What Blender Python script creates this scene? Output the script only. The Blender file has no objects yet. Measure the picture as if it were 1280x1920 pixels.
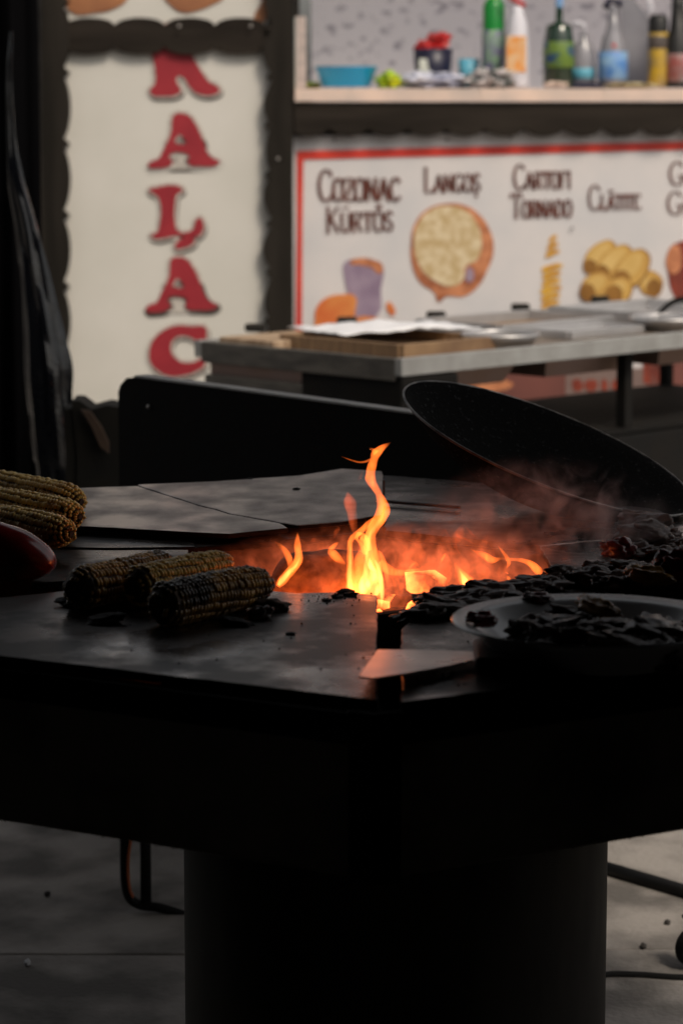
import bpy, bmesh, math, random
from mathutils import Vector, Matrix, noise
R = math.radians
random.seed(7)
sc = bpy.context.scene
C = sc.collection

# ------------------------------------------------------------------ camera
CAMZ, PITCH, F = 1.50, math.atan(770/5129), 5129.0
cd = bpy.data.cameras.new('camera'); cam = bpy.data.objects.new('camera', cd); C.objects.link(cam)
cam.location = (0, 0, CAMZ); cam.rotation_euler = (math.pi/2 - PITCH, 0, 0)
cd.sensor_fit = 'VERTICAL'; cd.sensor_height = 36; cd.lens = F/1920*36
cd.clip_start = 0.05; cd.clip_end = 300
cd.dof.use_dof = True; cd.dof.focus_distance = 3.85; cd.dof.aperture_fstop = 5.3; cd.dof.aperture_blades = 9
sc.camera = cam

# ------------------------------------------------------------------ light
SUN_EL, SUN_AZ = 50, 147        # degrees; azimuth clockwise from +Y
w = bpy.data.worlds.new('World'); sc.world = w; w.use_nodes = True
nt = w.node_tree
sky = nt.nodes.new('ShaderNodeTexSky'); sky.sky_type = 'NISHITA'; sky.sun_disc = False
sky.sun_elevation = R(SUN_EL); sky.sun_rotation = R(SUN_AZ); sky.dust_density = 4; sky.air_density = 1.0; sky.ozone_density = 0.6
bg = nt.nodes['Background']; bg.inputs['Strength'].default_value = 0.132
hs_ = nt.nodes.new('ShaderNodeHueSaturation'); hs_.inputs['Saturation'].default_value = .28     # overcast: almost colourless sky
tn_ = nt.nodes.new('ShaderNodeMix'); tn_.data_type = 'RGBA'; tn_.blend_type = 'MULTIPLY'; tn_.inputs[0].default_value = 1; tn_.inputs[7].default_value = (1.0, .955, .90, 1)
nt.links.new(sky.outputs[0], hs_.inputs['Color']); nt.links.new(hs_.outputs[0], tn_.inputs[6]); nt.links.new(tn_.outputs[2], bg.inputs[0])
sd = bpy.data.lights.new('sun', 'SUN'); sun = bpy.data.objects.new('sun', sd); C.objects.link(sun)
sd.energy = 2.0; sd.angle = R(12); sd.color = (1, .86, .70)
sv = Vector((math.sin(R(SUN_AZ))*math.cos(R(SUN_EL)), math.cos(R(SUN_AZ))*math.cos(R(SUN_EL)), math.sin(R(SUN_EL))))
sun.rotation_euler = sv.to_track_quat('Z', 'Y').to_euler(); sun.location = sv*20
sc.view_settings.view_transform = 'Standard'; sc.view_settings.look = 'None'
sc.view_settings.gamma = 1; sc.view_settings.use_curve_mapping = False
sc.view_settings.exposure = 0.0
sc.render.engine = 'CYCLES'
sc.cycles.use_denoising = True
sc.cycles.max_bounces = 8; sc.cycles.volume_bounces = 1; sc.cycles.transparent_max_bounces = 24
sc.cycles.sample_clamp_indirect = 4

# ------------------------------------------------------------------ helpers
fw = Vector((0, math.cos(PITCH), -math.sin(PITCH))); up = Vector((0, math.sin(PITCH), math.cos(PITCH)))
def ray(x, y): return fw + Vector((1, 0, 0))*((x-640)/F) + up*((960-y)/F)
def onZ(x, y, z):                      # point of the horizontal plane z seen at photo pixel x, y
    d = ray(x, y); t = (z-CAMZ)/d.z; return Vector((d.x*t, d.y*t, z))
def onY(x, y, Y):
    d = ray(x, y); t = Y/d.y; return Vector((d.x*t, Y, CAMZ+d.z*t))

def link(o, parent=None):
    C.objects.link(o)
    if parent is not None: o.parent = parent
    return o
def obj(name, bm, mat, parent=None, smooth=False, loc=None):
    me = bpy.data.meshes.new(name); bm.normal_update(); bm.to_mesh(me); bm.free()
    if smooth: me.polygons.foreach_set('use_smooth', [True]*len(me.polygons))
    if mat: me.materials.append(mat)
    o = bpy.data.objects.new(name, me)
    if loc is not None: o.location = loc
    return link(o, parent)
def tag(o, label=None, cat=None, group=None, kind=None):
    for k, v in (('label', label), ('category', cat), ('group', group), ('kind', kind)):
        if v: o[k] = v
    return o
def thing(name, label, cat, loc=(0, 0, 0), group=None, rot=(0, 0, 0)):
    o = bpy.data.objects.new(name, None); link(o); o.location = loc; o.rotation_euler = rot; o.empty_display_size = .1
    return tag(o, label, cat, group)
def add_box(bm, c, s, rz=0, bev=0):
    g = bmesh.ops.create_cube(bm, size=1)
    vs = g['verts']
    bmesh.ops.scale(bm, vec=s, verts=vs)
    if rz: bmesh.ops.rotate(bm, verts=vs, cent=(0, 0, 0), matrix=Matrix.Rotation(rz, 3, 'Z'))
    bmesh.ops.translate(bm, vec=c, verts=vs)
    if bev:
        es = list({e for v in vs for e in v.link_edges})
        bmesh.ops.bevel(bm, geom=es, offset=bev, segments=2, affect='EDGES', profile=.5)
def box(name, c, s, mat, parent=None, rz=0, bev=0):
    bm = bmesh.new(); add_box(bm, (0, 0, 0), s, rz, bev); return obj(name, bm, mat, parent, loc=c)
def add_prism(bm, pts, axis_vec):      # closed polygon of 3D points swept along a vector
    a = [bm.verts.new(p) for p in pts]; b = [bm.verts.new(Vector(p)+Vector(axis_vec)) for p in pts]
    bm.faces.new(a); bm.faces.new(b[::-1])
    n = len(pts)
    for i in range(n): bm.faces.new((a[i], b[i], b[(i+1) % n], a[(i+1) % n]))
    bmesh.ops.recalc_face_normals(bm, faces=bm.faces)
def catmull(pts, n=6):
    P = [Vector(p) for p in pts]; P = [P[0]*2-P[1]] + P + [P[-1]*2-P[-2]]; out = []
    for i in range(1, len(P)-2):
        for k in range(n):
            t = k/n; a, b, c, d = P[i-1], P[i], P[i+1], P[i+2]
            out.append(.5*((2*b)+(c-a)*t+(2*a-5*b+4*c-d)*t*t+(3*b-a-3*c+d)*t**3))
    out.append(P[-2]); return out
def add_tube(bm, pts, rad, seg=10, flat=None, caps=True):   # pts: Vectors; rad: number or list; flat=(dir, factor) squashes
    n = len(pts); rings = []
    ref = Vector((0, 1, 0)) if flat is None else Vector(flat[0])
    if flat is None and abs((pts[-1]-pts[0]).normalized().y) > .8: ref = Vector((0, 0, 1))
    for i, p in enumerate(pts):
        t = (pts[min(i+1, n-1)]-pts[max(i-1, 0)]).normalized()
        s = t.cross(ref)
        s = s.normalized() if s.length > 1e-5 else Vector((1, 0, 0))
        b = s.cross(t).normalized(); r = rad[i] if isinstance(rad, (list, tuple)) else rad
        k = flat[1] if flat else 1
        rings.append([bm.verts.new(p+s*r*math.cos(a)+b*r*k*math.sin(a)) for a in [2*math.pi*j/seg for j in range(seg)]])
    for i in range(n-1):
        for j in range(seg):
            bm.faces.new((rings[i][j], rings[i][(j+1) % seg], rings[i+1][(j+1) % seg], rings[i+1][j]))
    if caps: bm.faces.new(rings[0][::-1]); bm.faces.new(rings[-1])
    bmesh.ops.recalc_face_normals(bm, faces=bm.faces)
def add_lathe(bm, prof, seg=32, c=(0, 0, 0)):
    rings = []
    for r, z in prof:
        if r < 1e-6: rings.append([bm.verts.new((c[0], c[1], c[2]+z))])
        else: rings.append([bm.verts.new((c[0]+r*math.cos(2*math.pi*j/seg), c[1]+r*math.sin(2*math.pi*j/seg), c[2]+z)) for j in range(seg)])
    for a, b in zip(rings, rings[1:]):
        for j in range(seg):
            k = (j+1) % seg
            if len(a) == 1 and len(b) == 1: continue
            if len(a) == 1: bm.faces.new((a[0], b[j], b[k]))
            elif len(b) == 1: bm.faces.new((a[j], a[k], b[0]))
            else: bm.faces.new((a[j], a[k], b[k], b[j]))
    bmesh.ops.recalc_face_normals(bm, faces=bm.faces)
def lathe(name, prof, mat, parent=None, seg=32, loc=(0, 0, 0), smooth=True):
    bm = bmesh.new(); add_lathe(bm, prof, seg); return obj(name, bm, mat, parent, smooth, loc)
def blob_bm(r, sub=3, rough=.25, freq=2.0, seed=0, squash=(1, 1, 1), octv=4):
    bm = bmesh.new(); bmesh.ops.create_icosphere(bm, subdivisions=sub, radius=1)
    for v in bm.verts:
        n = noise.fractal(v.co*freq+Vector((seed*3.7, seed, -seed)), 1, 2, octv)
        v.co = v.co*(1+rough*n)
        v.co = Vector((v.co.x*squash[0], v.co.y*squash[1], v.co.z*squash[2]))*r
    return bm

# ------------------------------------------------------------------ materials
def mat(name, col=(.5, .5, .5), rough=.6, metal=0, col2=None, scale=20, detail=5, bump=0, bscale=None, spec=.5, lo=.35, hi=.65, stretch=None, rough2=None, trans=0, alpha=1, coat=0, coatr=.07):
    m = bpy.data.materials.new(name); m.use_nodes = True; n = m.node_tree; p = n.nodes['Principled BSDF']
    p.inputs['Base Color'].default_value = (*col, 1); p.inputs['Roughness'].default_value = rough; p.inputs['Metallic'].default_value = metal
    p.inputs['Specular IOR Level'].default_value = spec; p.inputs['Coat Weight'].default_value = coat; p.inputs['Coat Roughness'].default_value = coatr
    p.inputs['Transmission Weight'].default_value = trans; p.inputs['Alpha'].default_value = alpha
    tc = n.nodes.new('ShaderNodeTexCoord'); mp = n.nodes.new('ShaderNodeMapping'); n.links.new(tc.outputs['Object'], mp.inputs[0])
    if stretch: mp.inputs['Scale'].default_value = stretch
    if col2 is not None or rough2 is not None:
        t = n.nodes.new('ShaderNodeTexNoise'); t.inputs['Scale'].default_value = scale; t.inputs['Detail'].default_value = detail
        n.links.new(mp.outputs[0], t.inputs['Vector'])
        r = n.nodes.new('ShaderNodeValToRGB'); r.color_ramp.elements[0].position = lo; r.color_ramp.elements[1].position = hi
        r.color_ramp.elements[0].color = (*col, 1); r.color_ramp.elements[1].color = (*(col2 or col), 1)
        n.links.new(t.outputs[0], r.inputs[0]); n.links.new(r.outputs[0], p.inputs['Base Color'])
        if rough2 is not None:
            mr = n.nodes.new('ShaderNodeMapRange'); mr.inputs[1].default_value = lo; mr.inputs[2].default_value = hi
            mr.inputs[3].default_value = rough; mr.inputs[4].default_value = rough2
            n.links.new(t.outputs[0], mr.inputs[0]); n.links.new(mr.outputs[0], p.inputs['Roughness'])
    if bump:
        b = n.nodes.new('ShaderNodeBump'); b.inputs['Strength'].default_value = min(1, bump); b.inputs['Distance'].default_value = .004
        t2 = n.nodes.new('ShaderNodeTexNoise'); t2.inputs['Scale'].default_value = bscale or scale*2; t2.inputs['Detail'].default_value = 6
        n.links.new(mp.outputs[0], t2.inputs['Vector']); n.links.new(t2.outputs[0], b.inputs['Height']); n.links.new(b.outputs[0], p.inputs['Normal'])
    return m
M = {}
M['banner'] = mat('white_vinyl_banner', (.58, .565, .515), .5, col2=(.64, .62, .575), scale=3, bump=.15, bscale=6)
M['menu'] = mat('menu_banner_vinyl', (.60, .59, .60), .45, col2=(.70, .66, .65), scale=4, bump=.15, bscale=6)
M['red'] = mat('red_print', (.33, .024, .034), .5, col2=(.27, .018, .028), scale=12)
M['orange_red'] = mat('orange_red_print', (.70, .055, .03), .5, col2=(.55, .04, .03), scale=9)
M['outline'] = mat('grey_outline_print', (.34, .31, .28), .5, col2=(.62, .58, .52), scale=60)
M['shadow_print'] = mat('dark_print', (.06, .05, .045), .5, col2=(.1, .08, .07), scale=40)
M['brown_print'] = mat('brown_print', (.075, .022, .014), .5, col2=(.14, .035, .02), scale=50)
M['wood_dark'] = mat('weathered_dark_wood', (.011, .0095, .0075), .8, col2=(.026, .022, .018), scale=14, stretch=(1, 1, .12), bump=.5, bscale=30, spec=.12)
M['wood_dark_h'] = mat('weathered_dark_wood_beam', (.012, .0095, .0075), .8, col2=(.030, .024, .019), scale=14, stretch=(.12, 1, 1), bump=.5, bscale=30, spec=.12)
M['sill'] = mat('speckled_pale_sill', (.82, .62, .51), .5, col2=(.55, .46, .41), scale=5, detail=8, bump=.2)
M['frame_light'] = mat('pale_window_frame', (.55, .45, .41), .6, col2=(.33, .28, .26), scale=60, lo=.45, hi=.75)
M['inner'] = mat('stall_inner_wallpaper', (.74, .70, .75), .7, col2=(.34, .31, .37), scale=24, detail=3, lo=.56, hi=.70, stretch=(1, 1, 1.5))
M['inner2'] = mat('stall_side_panel', (.62, .64, .56), .6, col2=(.52, .54, .48), scale=5)
M['black'] = mat('soot_black_steel', (.012, .012, .012), .75, col2=(.014, .013, .012), scale=12, bump=.25, bscale=60, spec=.05)
M['tarp'] = mat('black_tent_cloth', (.0022, .0022, .0026), .95, spec=.02, bump=.3, bscale=20)
def plate_mat(name, c1, c2, r1, r2, soot, sc_soot, slo, shi, metal=.95, painted_reflection=True):
    m = mat(name, c1, r1, metal=metal, col2=c2, scale=10, detail=10, lo=.38, hi=.66, stretch=(1.5, .9, 1), rough2=r2, bump=.07, bscale=40)
    n = m.node_tree; p = n.nodes['Principled BSDF']; tc = n.nodes.new('ShaderNodeTexCoord')
    t = n.nodes.new('ShaderNodeTexNoise'); t.inputs['Scale'].default_value = sc_soot; t.inputs['Detail'].default_value = 8; t.inputs['Roughness'].default_value = .62; n.links.new(tc.outputs['Object'], t.inputs['Vector'])
    mr = n.nodes.new('ShaderNodeMapRange'); mr.inputs[1].default_value = slo; mr.inputs[2].default_value = shi; n.links.new(t.outputs[0], mr.inputs[0])
    sx = n.nodes.new('ShaderNodeSeparateXYZ'); n.links.new(tc.outputs['Object'], sx.inputs[0])      # paints in the dark curtain's reflection at the far left of the grill
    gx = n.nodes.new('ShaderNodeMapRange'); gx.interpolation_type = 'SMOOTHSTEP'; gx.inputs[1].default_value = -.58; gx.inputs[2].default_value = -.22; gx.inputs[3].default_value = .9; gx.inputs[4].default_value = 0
    n.links.new(sx.outputs[0], gx.inputs[0]); ad = n.nodes.new('ShaderNodeMath'); ad.use_clamp = True; n.links.new(mr.outputs[0], ad.inputs[0]); n.links.new(gx.outputs[0], ad.inputs[1] if painted_reflection else ad.inputs[0].node.inputs[1]); mr_out = ad.outputs[0] if painted_reflection else mr.outputs[0]
    def mix(sock, val):
        src = p.inputs[sock].links[0].from_socket if p.inputs[sock].links else None
        mx = n.nodes.new('ShaderNodeMix'); mx.data_type = 'RGBA' if isinstance(val, tuple) else 'FLOAT'
        A, B, O = (6, 7, 2) if isinstance(val, tuple) else (2, 3, 0)
        n.links.new(mr_out, mx.inputs[0]); mx.inputs[B].default_value = val
        if src: n.links.new(src, mx.inputs[A])
        else: mx.inputs[A].default_value = p.inputs[sock].default_value
        n.links.new(mx.outputs[O], p.inputs[sock])
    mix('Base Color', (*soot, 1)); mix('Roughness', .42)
    # fine scratches and pits
    v = n.nodes.new('ShaderNodeTexVoronoi'); v.inputs['Scale'].default_value = 90; n.links.new(tc.outputs['Object'], v.inputs['Vector'])
    m3 = n.nodes.new('ShaderNodeMapRange'); m3.inputs[1].default_value = .06; m3.inputs[2].default_value = .13; n.links.new(v.outputs['Distance'], m3.inputs[0])
    t2 = n.nodes.new('ShaderNodeTexNoise'); t2.inputs['Scale'].default_value = 18; n.links.new(tc.outputs['Object'], t2.inputs['Vector'])
    m4 = n.nodes.new('ShaderNodeMapRange'); m4.inputs[1].default_value = .5; m4.inputs[2].default_value = .56; m4.inputs[3].default_value = 1; m4.inputs[4].default_value = 0; n.links.new(t2.outputs[0], m4.inputs[0])
    mx_ = n.nodes.new('ShaderNodeMath'); mx_.operation = 'MAXIMUM'; n.links.new(m3.outputs[0], mx_.inputs[0]); n.links.new(m4.outputs[0], mx_.inputs[1])
    src = p.inputs['Base Color'].links[0].from_socket; mm_ = n.nodes.new('ShaderNodeMix'); mm_.data_type = 'RGBA'; n.links.new(mx_.outputs[0], mm_.inputs[0]); mm_.inputs[6].default_value = (.02, .015, .012, 1); n.links.new(src, mm_.inputs[7]); n.links.new(mm_.outputs[2], p.inputs['Base Color'])
    return m
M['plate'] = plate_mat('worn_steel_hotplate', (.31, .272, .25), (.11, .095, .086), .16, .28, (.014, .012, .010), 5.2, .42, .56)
M['plate_pale'] = plate_mat('pale_scrubbed_hotplate', (.50, .43, .385), (.24, .20, .18), .28, .45, (.14, .115, .10), 6, .50, .72, .7, False)  # paler base colour for the rear slabs
M['soot'] = mat('thick_soot', (.006, .005, .0045), .9, spec=.1, bump=.4, bscale=50)
M['skirt'] = mat('greasy_steel_skirt', (.42, .38, .31), .6, metal=.0, col2=(.07, .05, .035), scale=7, detail=9, lo=.45, hi=.75, bump=.3, bscale=40)
M['drum'] = mat('dull_steel_drum', (.085, .076, .060), .75, metal=0, col2=(.03, .026, .022), scale=5, detail=8, stretch=(1, 1, .3), bump=.2, spec=.1)
M['pan'] = mat('black_iron_wok', (.003, .003, .003), .85, col2=(.012, .012, .012), scale=150, detail=8, lo=.60, hi=.70, rough2=.3, bump=.5, bscale=380, spec=.04)
M['grease'] = mat('grease_droplets', (.30, .29, .28), .2)  # pale colour for specks that imitate glints in the wok
M['pan_rim'] = mat('worn_wok_rim', (.22, .21, .2), .4, metal=.7, col2=(.03, .03, .03), scale=40)
M['brick_pit'] = mat('sooty_pit_wall', (.035, .024, .018), .95, col2=(.008, .006, .005), scale=14, detail=9, bump=1, bscale=30)
M['corn'] = mat('grilled_corn_kernels', (.97, .66, .18), .45, col2=(.62, .32, .07), scale=22, detail=6, lo=.48, hi=.74, coat=.55, spec=.2)
M['corn_char'] = mat('charred_corn_kernels', (.85, .48, .12), .45, col2=(.06, .03, .014), scale=15, detail=6, lo=.40, hi=.58, coat=.8, spec=.15)
M['cob'] = mat('corn_cob_core', (.12, .06, .025), .7, col2=(.04, .02, .01), scale=30, bump=.5)
M['pepper_red'] = mat('roasted_red_pepper', (.30, .010, .010), .25, col2=(.05, .006, .006), scale=9, coat=.45)
M['pepper_bit'] = mat('charred_red_pepper', (.16, .010, .008), .45, col2=(.02, .006, .005), scale=30, lo=.45, hi=.62, coat=.8, spec=.2)
M['meat'] = mat('charred_meat', (.022, .011, .007), .55, col2=(.085, .034, .018), scale=30, detail=6, bump=.6, bscale=70, coat=.5, coatr=.10, spec=.1)
M['husk'] = mat('burnt_husk', (.005, .0045, .004), .6, col2=(.012, .010, .008), scale=35, bump=1, bscale=45)
M['pep_y'] = mat('roasted_yellow_pepper', (.50, .24, .02), .45, col2=(.16, .07, .01), scale=20, coat=.7, spec=.2)
M['enamel'] = mat('pale_enamel_dish', (.62, .62, .62), .25, col2=(.42, .42, .42), scale=6, coat=.3)
M['blade'] = mat('steel_spatula_blade', (.62, .58, .55), .26, metal=1, col2=(.5, .47, .45), scale=8, rough2=.34)
M['handle'] = mat('black_handle', (.010, .010, .010), .5)
M['steel'] = mat('stainless_steel', (.60, .60, .61), .3, metal=.7, col2=(.45, .44, .44), scale=6, rough2=.42)
M['alu'] = mat('aluminium_rail', (.36, .365, .36), .5, metal=.3, col2=(.28, .28, .27), scale=14)
M['tabletop'] = mat('greasy_tabletop', (.26, .215, .175), .4, metal=.3, col2=(.13, .105, .085), scale=7, detail=8)
M['greywood'] = mat('greyed_timber', (.10, .092, .080), .7, col2=(.055, .05, .045), scale=12, stretch=(1, 1, 3), bump=.4)
M['tan'] = mat('tan_chopping_board', (.46, .34, .23), .6, col2=(.25, .165, .10), scale=10, stretch=(1, 5, 1))
M['brown'] = mat('brown_wooden_tray', (.27, .17, .09), .55, col2=(.17, .10, .055), scale=10, stretch=(1, 6, 1))
M['paper'] = mat('white_paper_towel', (.74, .75, .78), .8, col2=(.66, .67, .70), scale=8)
M['pinkpan'] = mat('copper_toned_pan', (.26, .17, .13), .42, metal=.6, col2=(.28, .2, .18), scale=6)
M['greypink'] = mat('greyish_pink_print', (.24, .17, .15), .5, col2=(.19, .13, .115), scale=6)  # grey pink print, darkened to carry the table's shadow
M['pinkprint'] = mat('pink_print', (.20, .07, .055), .5, col2=(.15, .055, .045), scale=5)  # pink print, darkened to carry the table's shadow
M['slab'] = mat('concrete_paving_slab', (.30, .275, .25), .85, col2=(.11, .10, .09), scale=5, detail=12, lo=.40, hi=.62, bump=.8, bscale=90)
M['ground'] = mat('dusty_ground', (.11, .10, .09), .9, col2=(.08, .075, .07), scale=3, bump=.4)
M['plastic_black'] = mat('glossy_black_plastic', (.003, .0035, .005), .16, spec=.45, bump=.8, bscale=16, coat=.25)
M['rubber'] = mat('black_rubber', (.008, .008, .008), .8, spec=.2)
M['tube'] = mat('black_painted_tube', (.008, .008, .008), .5, spec=.2)
M['orangehose'] = mat('orange_hose', (.40, .10, .03), .5)  # imitates an orange reflection on the stand
M['sack'] = mat('dark_sack', (.014, .011, .006), .9, col2=(.007, .006, .004), scale=12, bump=.6)
M['flap'] = mat('brown_cardboard', (.09, .055, .035), .8, col2=(.05, .03, .022), scale=9)
M['blue'] = mat('bright_blue_plastic', (.008, .38, .72), .35)
M['green'] = mat('green_plastic', (.005, .22, .03), .3)
M['redp'] = mat('red_plastic', (.45, .02, .02), .35)
M['whitep'] = mat('white_plastic', (.62, .62, .68), .35)
M['label_mix'] = mat('printed_green_label', (.25, .45, .22), .4, col2=(.16, .12, .28), scale=28)
M['orange_lab'] = mat('printed_orange_label', (.75, .26, .02), .4, col2=(.70, .50, .30), scale=30)
M['dkgreen'] = mat('dark_green_bottle', (.006, .026, .012), .15, coat=.5)
M['olive_lab'] = mat('olive_label', (.12, .20, .03), .4, col2=(.01, .05, .16), scale=20, lo=.5, hi=.6)
M['clear'] = mat('clear_cloudy_plastic', (.45, .45, .49), .2, trans=.5, col2=(.34, .34, .38), scale=9)
M['ltblue'] = mat('light_blue_label', (.10, .38, .52), .4, col2=(.16, .44, .55), scale=14)
M['midblue'] = mat('blue_label', (.03, .16, .50), .4, col2=(.25, .42, .60), scale=22)
M['navy'] = mat('navy_plastic', (.010, .010, .032), .4)
M['yellow_can'] = mat('yellow_can_label', (.50, .32, .02), .35, col2=(.22, .16, .08), scale=24)
M['skin_food'] = mat('red_brown_label', (.25, .06, .05), .4, col2=(.22, .2, .2), scale=16)
M['limeg'] = mat('lime_green_wrapper', (.16, .42, .01), .35, col2=(.60, .58, .02), scale=18)
M['wrap'] = mat('crinkled_white_wrapper', (.62, .64, .74), .3, col2=(.36, .38, .50), scale=28, lo=.45, hi=.6)
M['wrap2'] = mat('crinkled_foil_wrapper', (.50, .46, .46), .3, col2=(.07, .09, .09), scale=30, lo=.48, hi=.6)
M['paleyellow'] = mat('pale_yellow_dough', (.55, .47, .28), .6)
M['screw'] = mat('screw_head', (.4, .38, .36), .35, metal=.8)
M['coal'] = mat('charcoal', (.016, .014, .013), .85, col2=(.05, .045, .04), scale=20, bump=.9, bscale=60)
M['lwood'] = mat('charred_log', (.55, .34, .24), .9, col2=(.10, .05, .035), scale=30, detail=8, bump=1, bscale=60)
M['crust'] = mat('printed_crust', (.60, .24, .11), .5, col2=(.30, .09, .04), scale=20, lo=.4, hi=.62)
M['dough'] = mat('printed_dough', (.52, .38, .19), .5, col2=(.70, .58, .38), scale=34, detail=6, lo=.42, hi=.60)
M['mauve'] = mat('printed_sugar_coat', (.34, .26, .34), .5, col2=(.24, .17, .25), scale=16)
M['print_orange'] = mat('printed_orange_pastry', (.72, .30, .08), .5, col2=(.60, .12, .03), scale=7)
M['print_yellow'] = mat('printed_potato_spiral', (.72, .42, .05), .5, col2=(.55, .26, .03), scale=24)
M['print_tan'] = mat('printed_pancake', (.60, .36, .09), .5, col2=(.46, .25, .06), scale=7)
M['print_tan2'] = mat('printed_pancake_end', (.20, .085, .012), .5, col2=(.34, .16, .03), scale=10)
M['print_hi'] = mat('printed_pancake_highlight', (.70, .48, .17), .5, col2=(.60, .38, .11), scale=10)
M['print_red'] = mat('printed_red_food', (.28, .045, .022), .5, col2=(.09, .02, .014), scale=8)
M['print_bread'] = mat('printed_bread_loaf', (.40, .17, .07), .5, col2=(.22, .085, .04), scale=5)
M['wheel'] = M['rubber']

def emis(name, col, strength, noisecol=None, scale=10):
    m = bpy.data.materials.new(name); m.use_nodes = True; n = m.node_tree; p = n.nodes['Principled BSDF']
    p.inputs['Base Color'].default_value = (.02, .015, .012, 1); p.inputs['Roughness'].default_value = .9
    p.inputs['Emission Strength'].default_value = strength
    tc = n.nodes.new('ShaderNodeTexCoord'); t = n.nodes.new('ShaderNodeTexNoise'); t.inputs['Scale'].default_value = scale; t.inputs['Detail'].default_value = 6
    n.links.new(tc.outputs['Object'], t.inputs['Vector'])
    r = n.nodes.new('ShaderNodeValToRGB'); r.color_ramp.elements[0].position = .42; r.color_ramp.elements[1].position = .66
    r.color_ramp.elements[0].color = (0, 0, 0, 1); r.color_ramp.elements[1].color = (*col, 1)
    n.links.new(t.outputs[0], r.inputs[0]); n.links.new(r.outputs[0], p.inputs['Emission Color'])
    return m
M['ember'] = emis('glowing_ember', (1, .16, .03), 9, scale=14)
def flame_mat(name, col, strength, zlo, zhi, lo=.5, hi=1.0):
    m = bpy.data.materials.new(name); m.use_nodes = True; n = m.node_tree
    for x in list(n.nodes):
        if x.type != 'OUTPUT_MATERIAL': n.nodes.remove(x)
    out = [x for x in n.nodes if x.type == 'OUTPUT_MATERIAL'][0]
    e = n.nodes.new('ShaderNodeEmission'); e.inputs[0].default_value = (*col, 1)
    g = n.nodes.new('ShaderNodeTexCoord'); sp = n.nodes.new('ShaderNodeSeparateXYZ'); mr = n.nodes.new('ShaderNodeMapRange')
    n.links.new(g.outputs['Object'], sp.inputs[0]); n.links.new(sp.outputs[2], mr.inputs[0])
    mr.inputs[1].default_value = zlo; mr.inputs[2].default_value = zhi; mr.inputs[3].default_value = strength*hi; mr.inputs[4].default_value = strength*lo
    mp = n.nodes.new('ShaderNodeMapping'); mp.inputs['Scale'].default_value = (1.6, 1.6, .45); n.links.new(g.outputs['Object'], mp.inputs[0])
    t = n.nodes.new('ShaderNodeTexNoise'); t.inputs['Scale'].default_value = 42; t.inputs['Detail'].default_value = 2; t.inputs['Distortion'].default_value = .6; n.links.new(mp.outputs[0], t.inputs['Vector'])
    m5 = n.nodes.new('ShaderNodeMapRange'); m5.inputs[1].default_value = .32; m5.inputs[2].default_value = .68; m5.inputs[3].default_value = .35; m5.inputs[4].default_value = 1.5; n.links.new(t.outputs[0], m5.inputs[0])
    mu = n.nodes.new('ShaderNodeMath'); mu.operation = 'MULTIPLY'; n.links.new(mr.outputs[0], mu.inputs[0]); n.links.new(m5.outputs[0], mu.inputs[1])
    n.links.new(mu.outputs[0], e.inputs[1]); n.links.new(e.outputs[0], out.inputs['Volume'])
    m.cycles.volume_step_rate = .5
    return m
M['flame'] = flame_mat('flame_orange', (1, .165, .022), 300, .83, 1.05, .75, 1.1)
M['flame_core'] = flame_mat('flame_yellow_core', (1, .40, .085), 330, .83, 1.0, .4, 1.2)
M['flame_faint'] = flame_mat('flame_faint_red', (1, .13, .025), 75, .84, .98, .6, 1)

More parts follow.
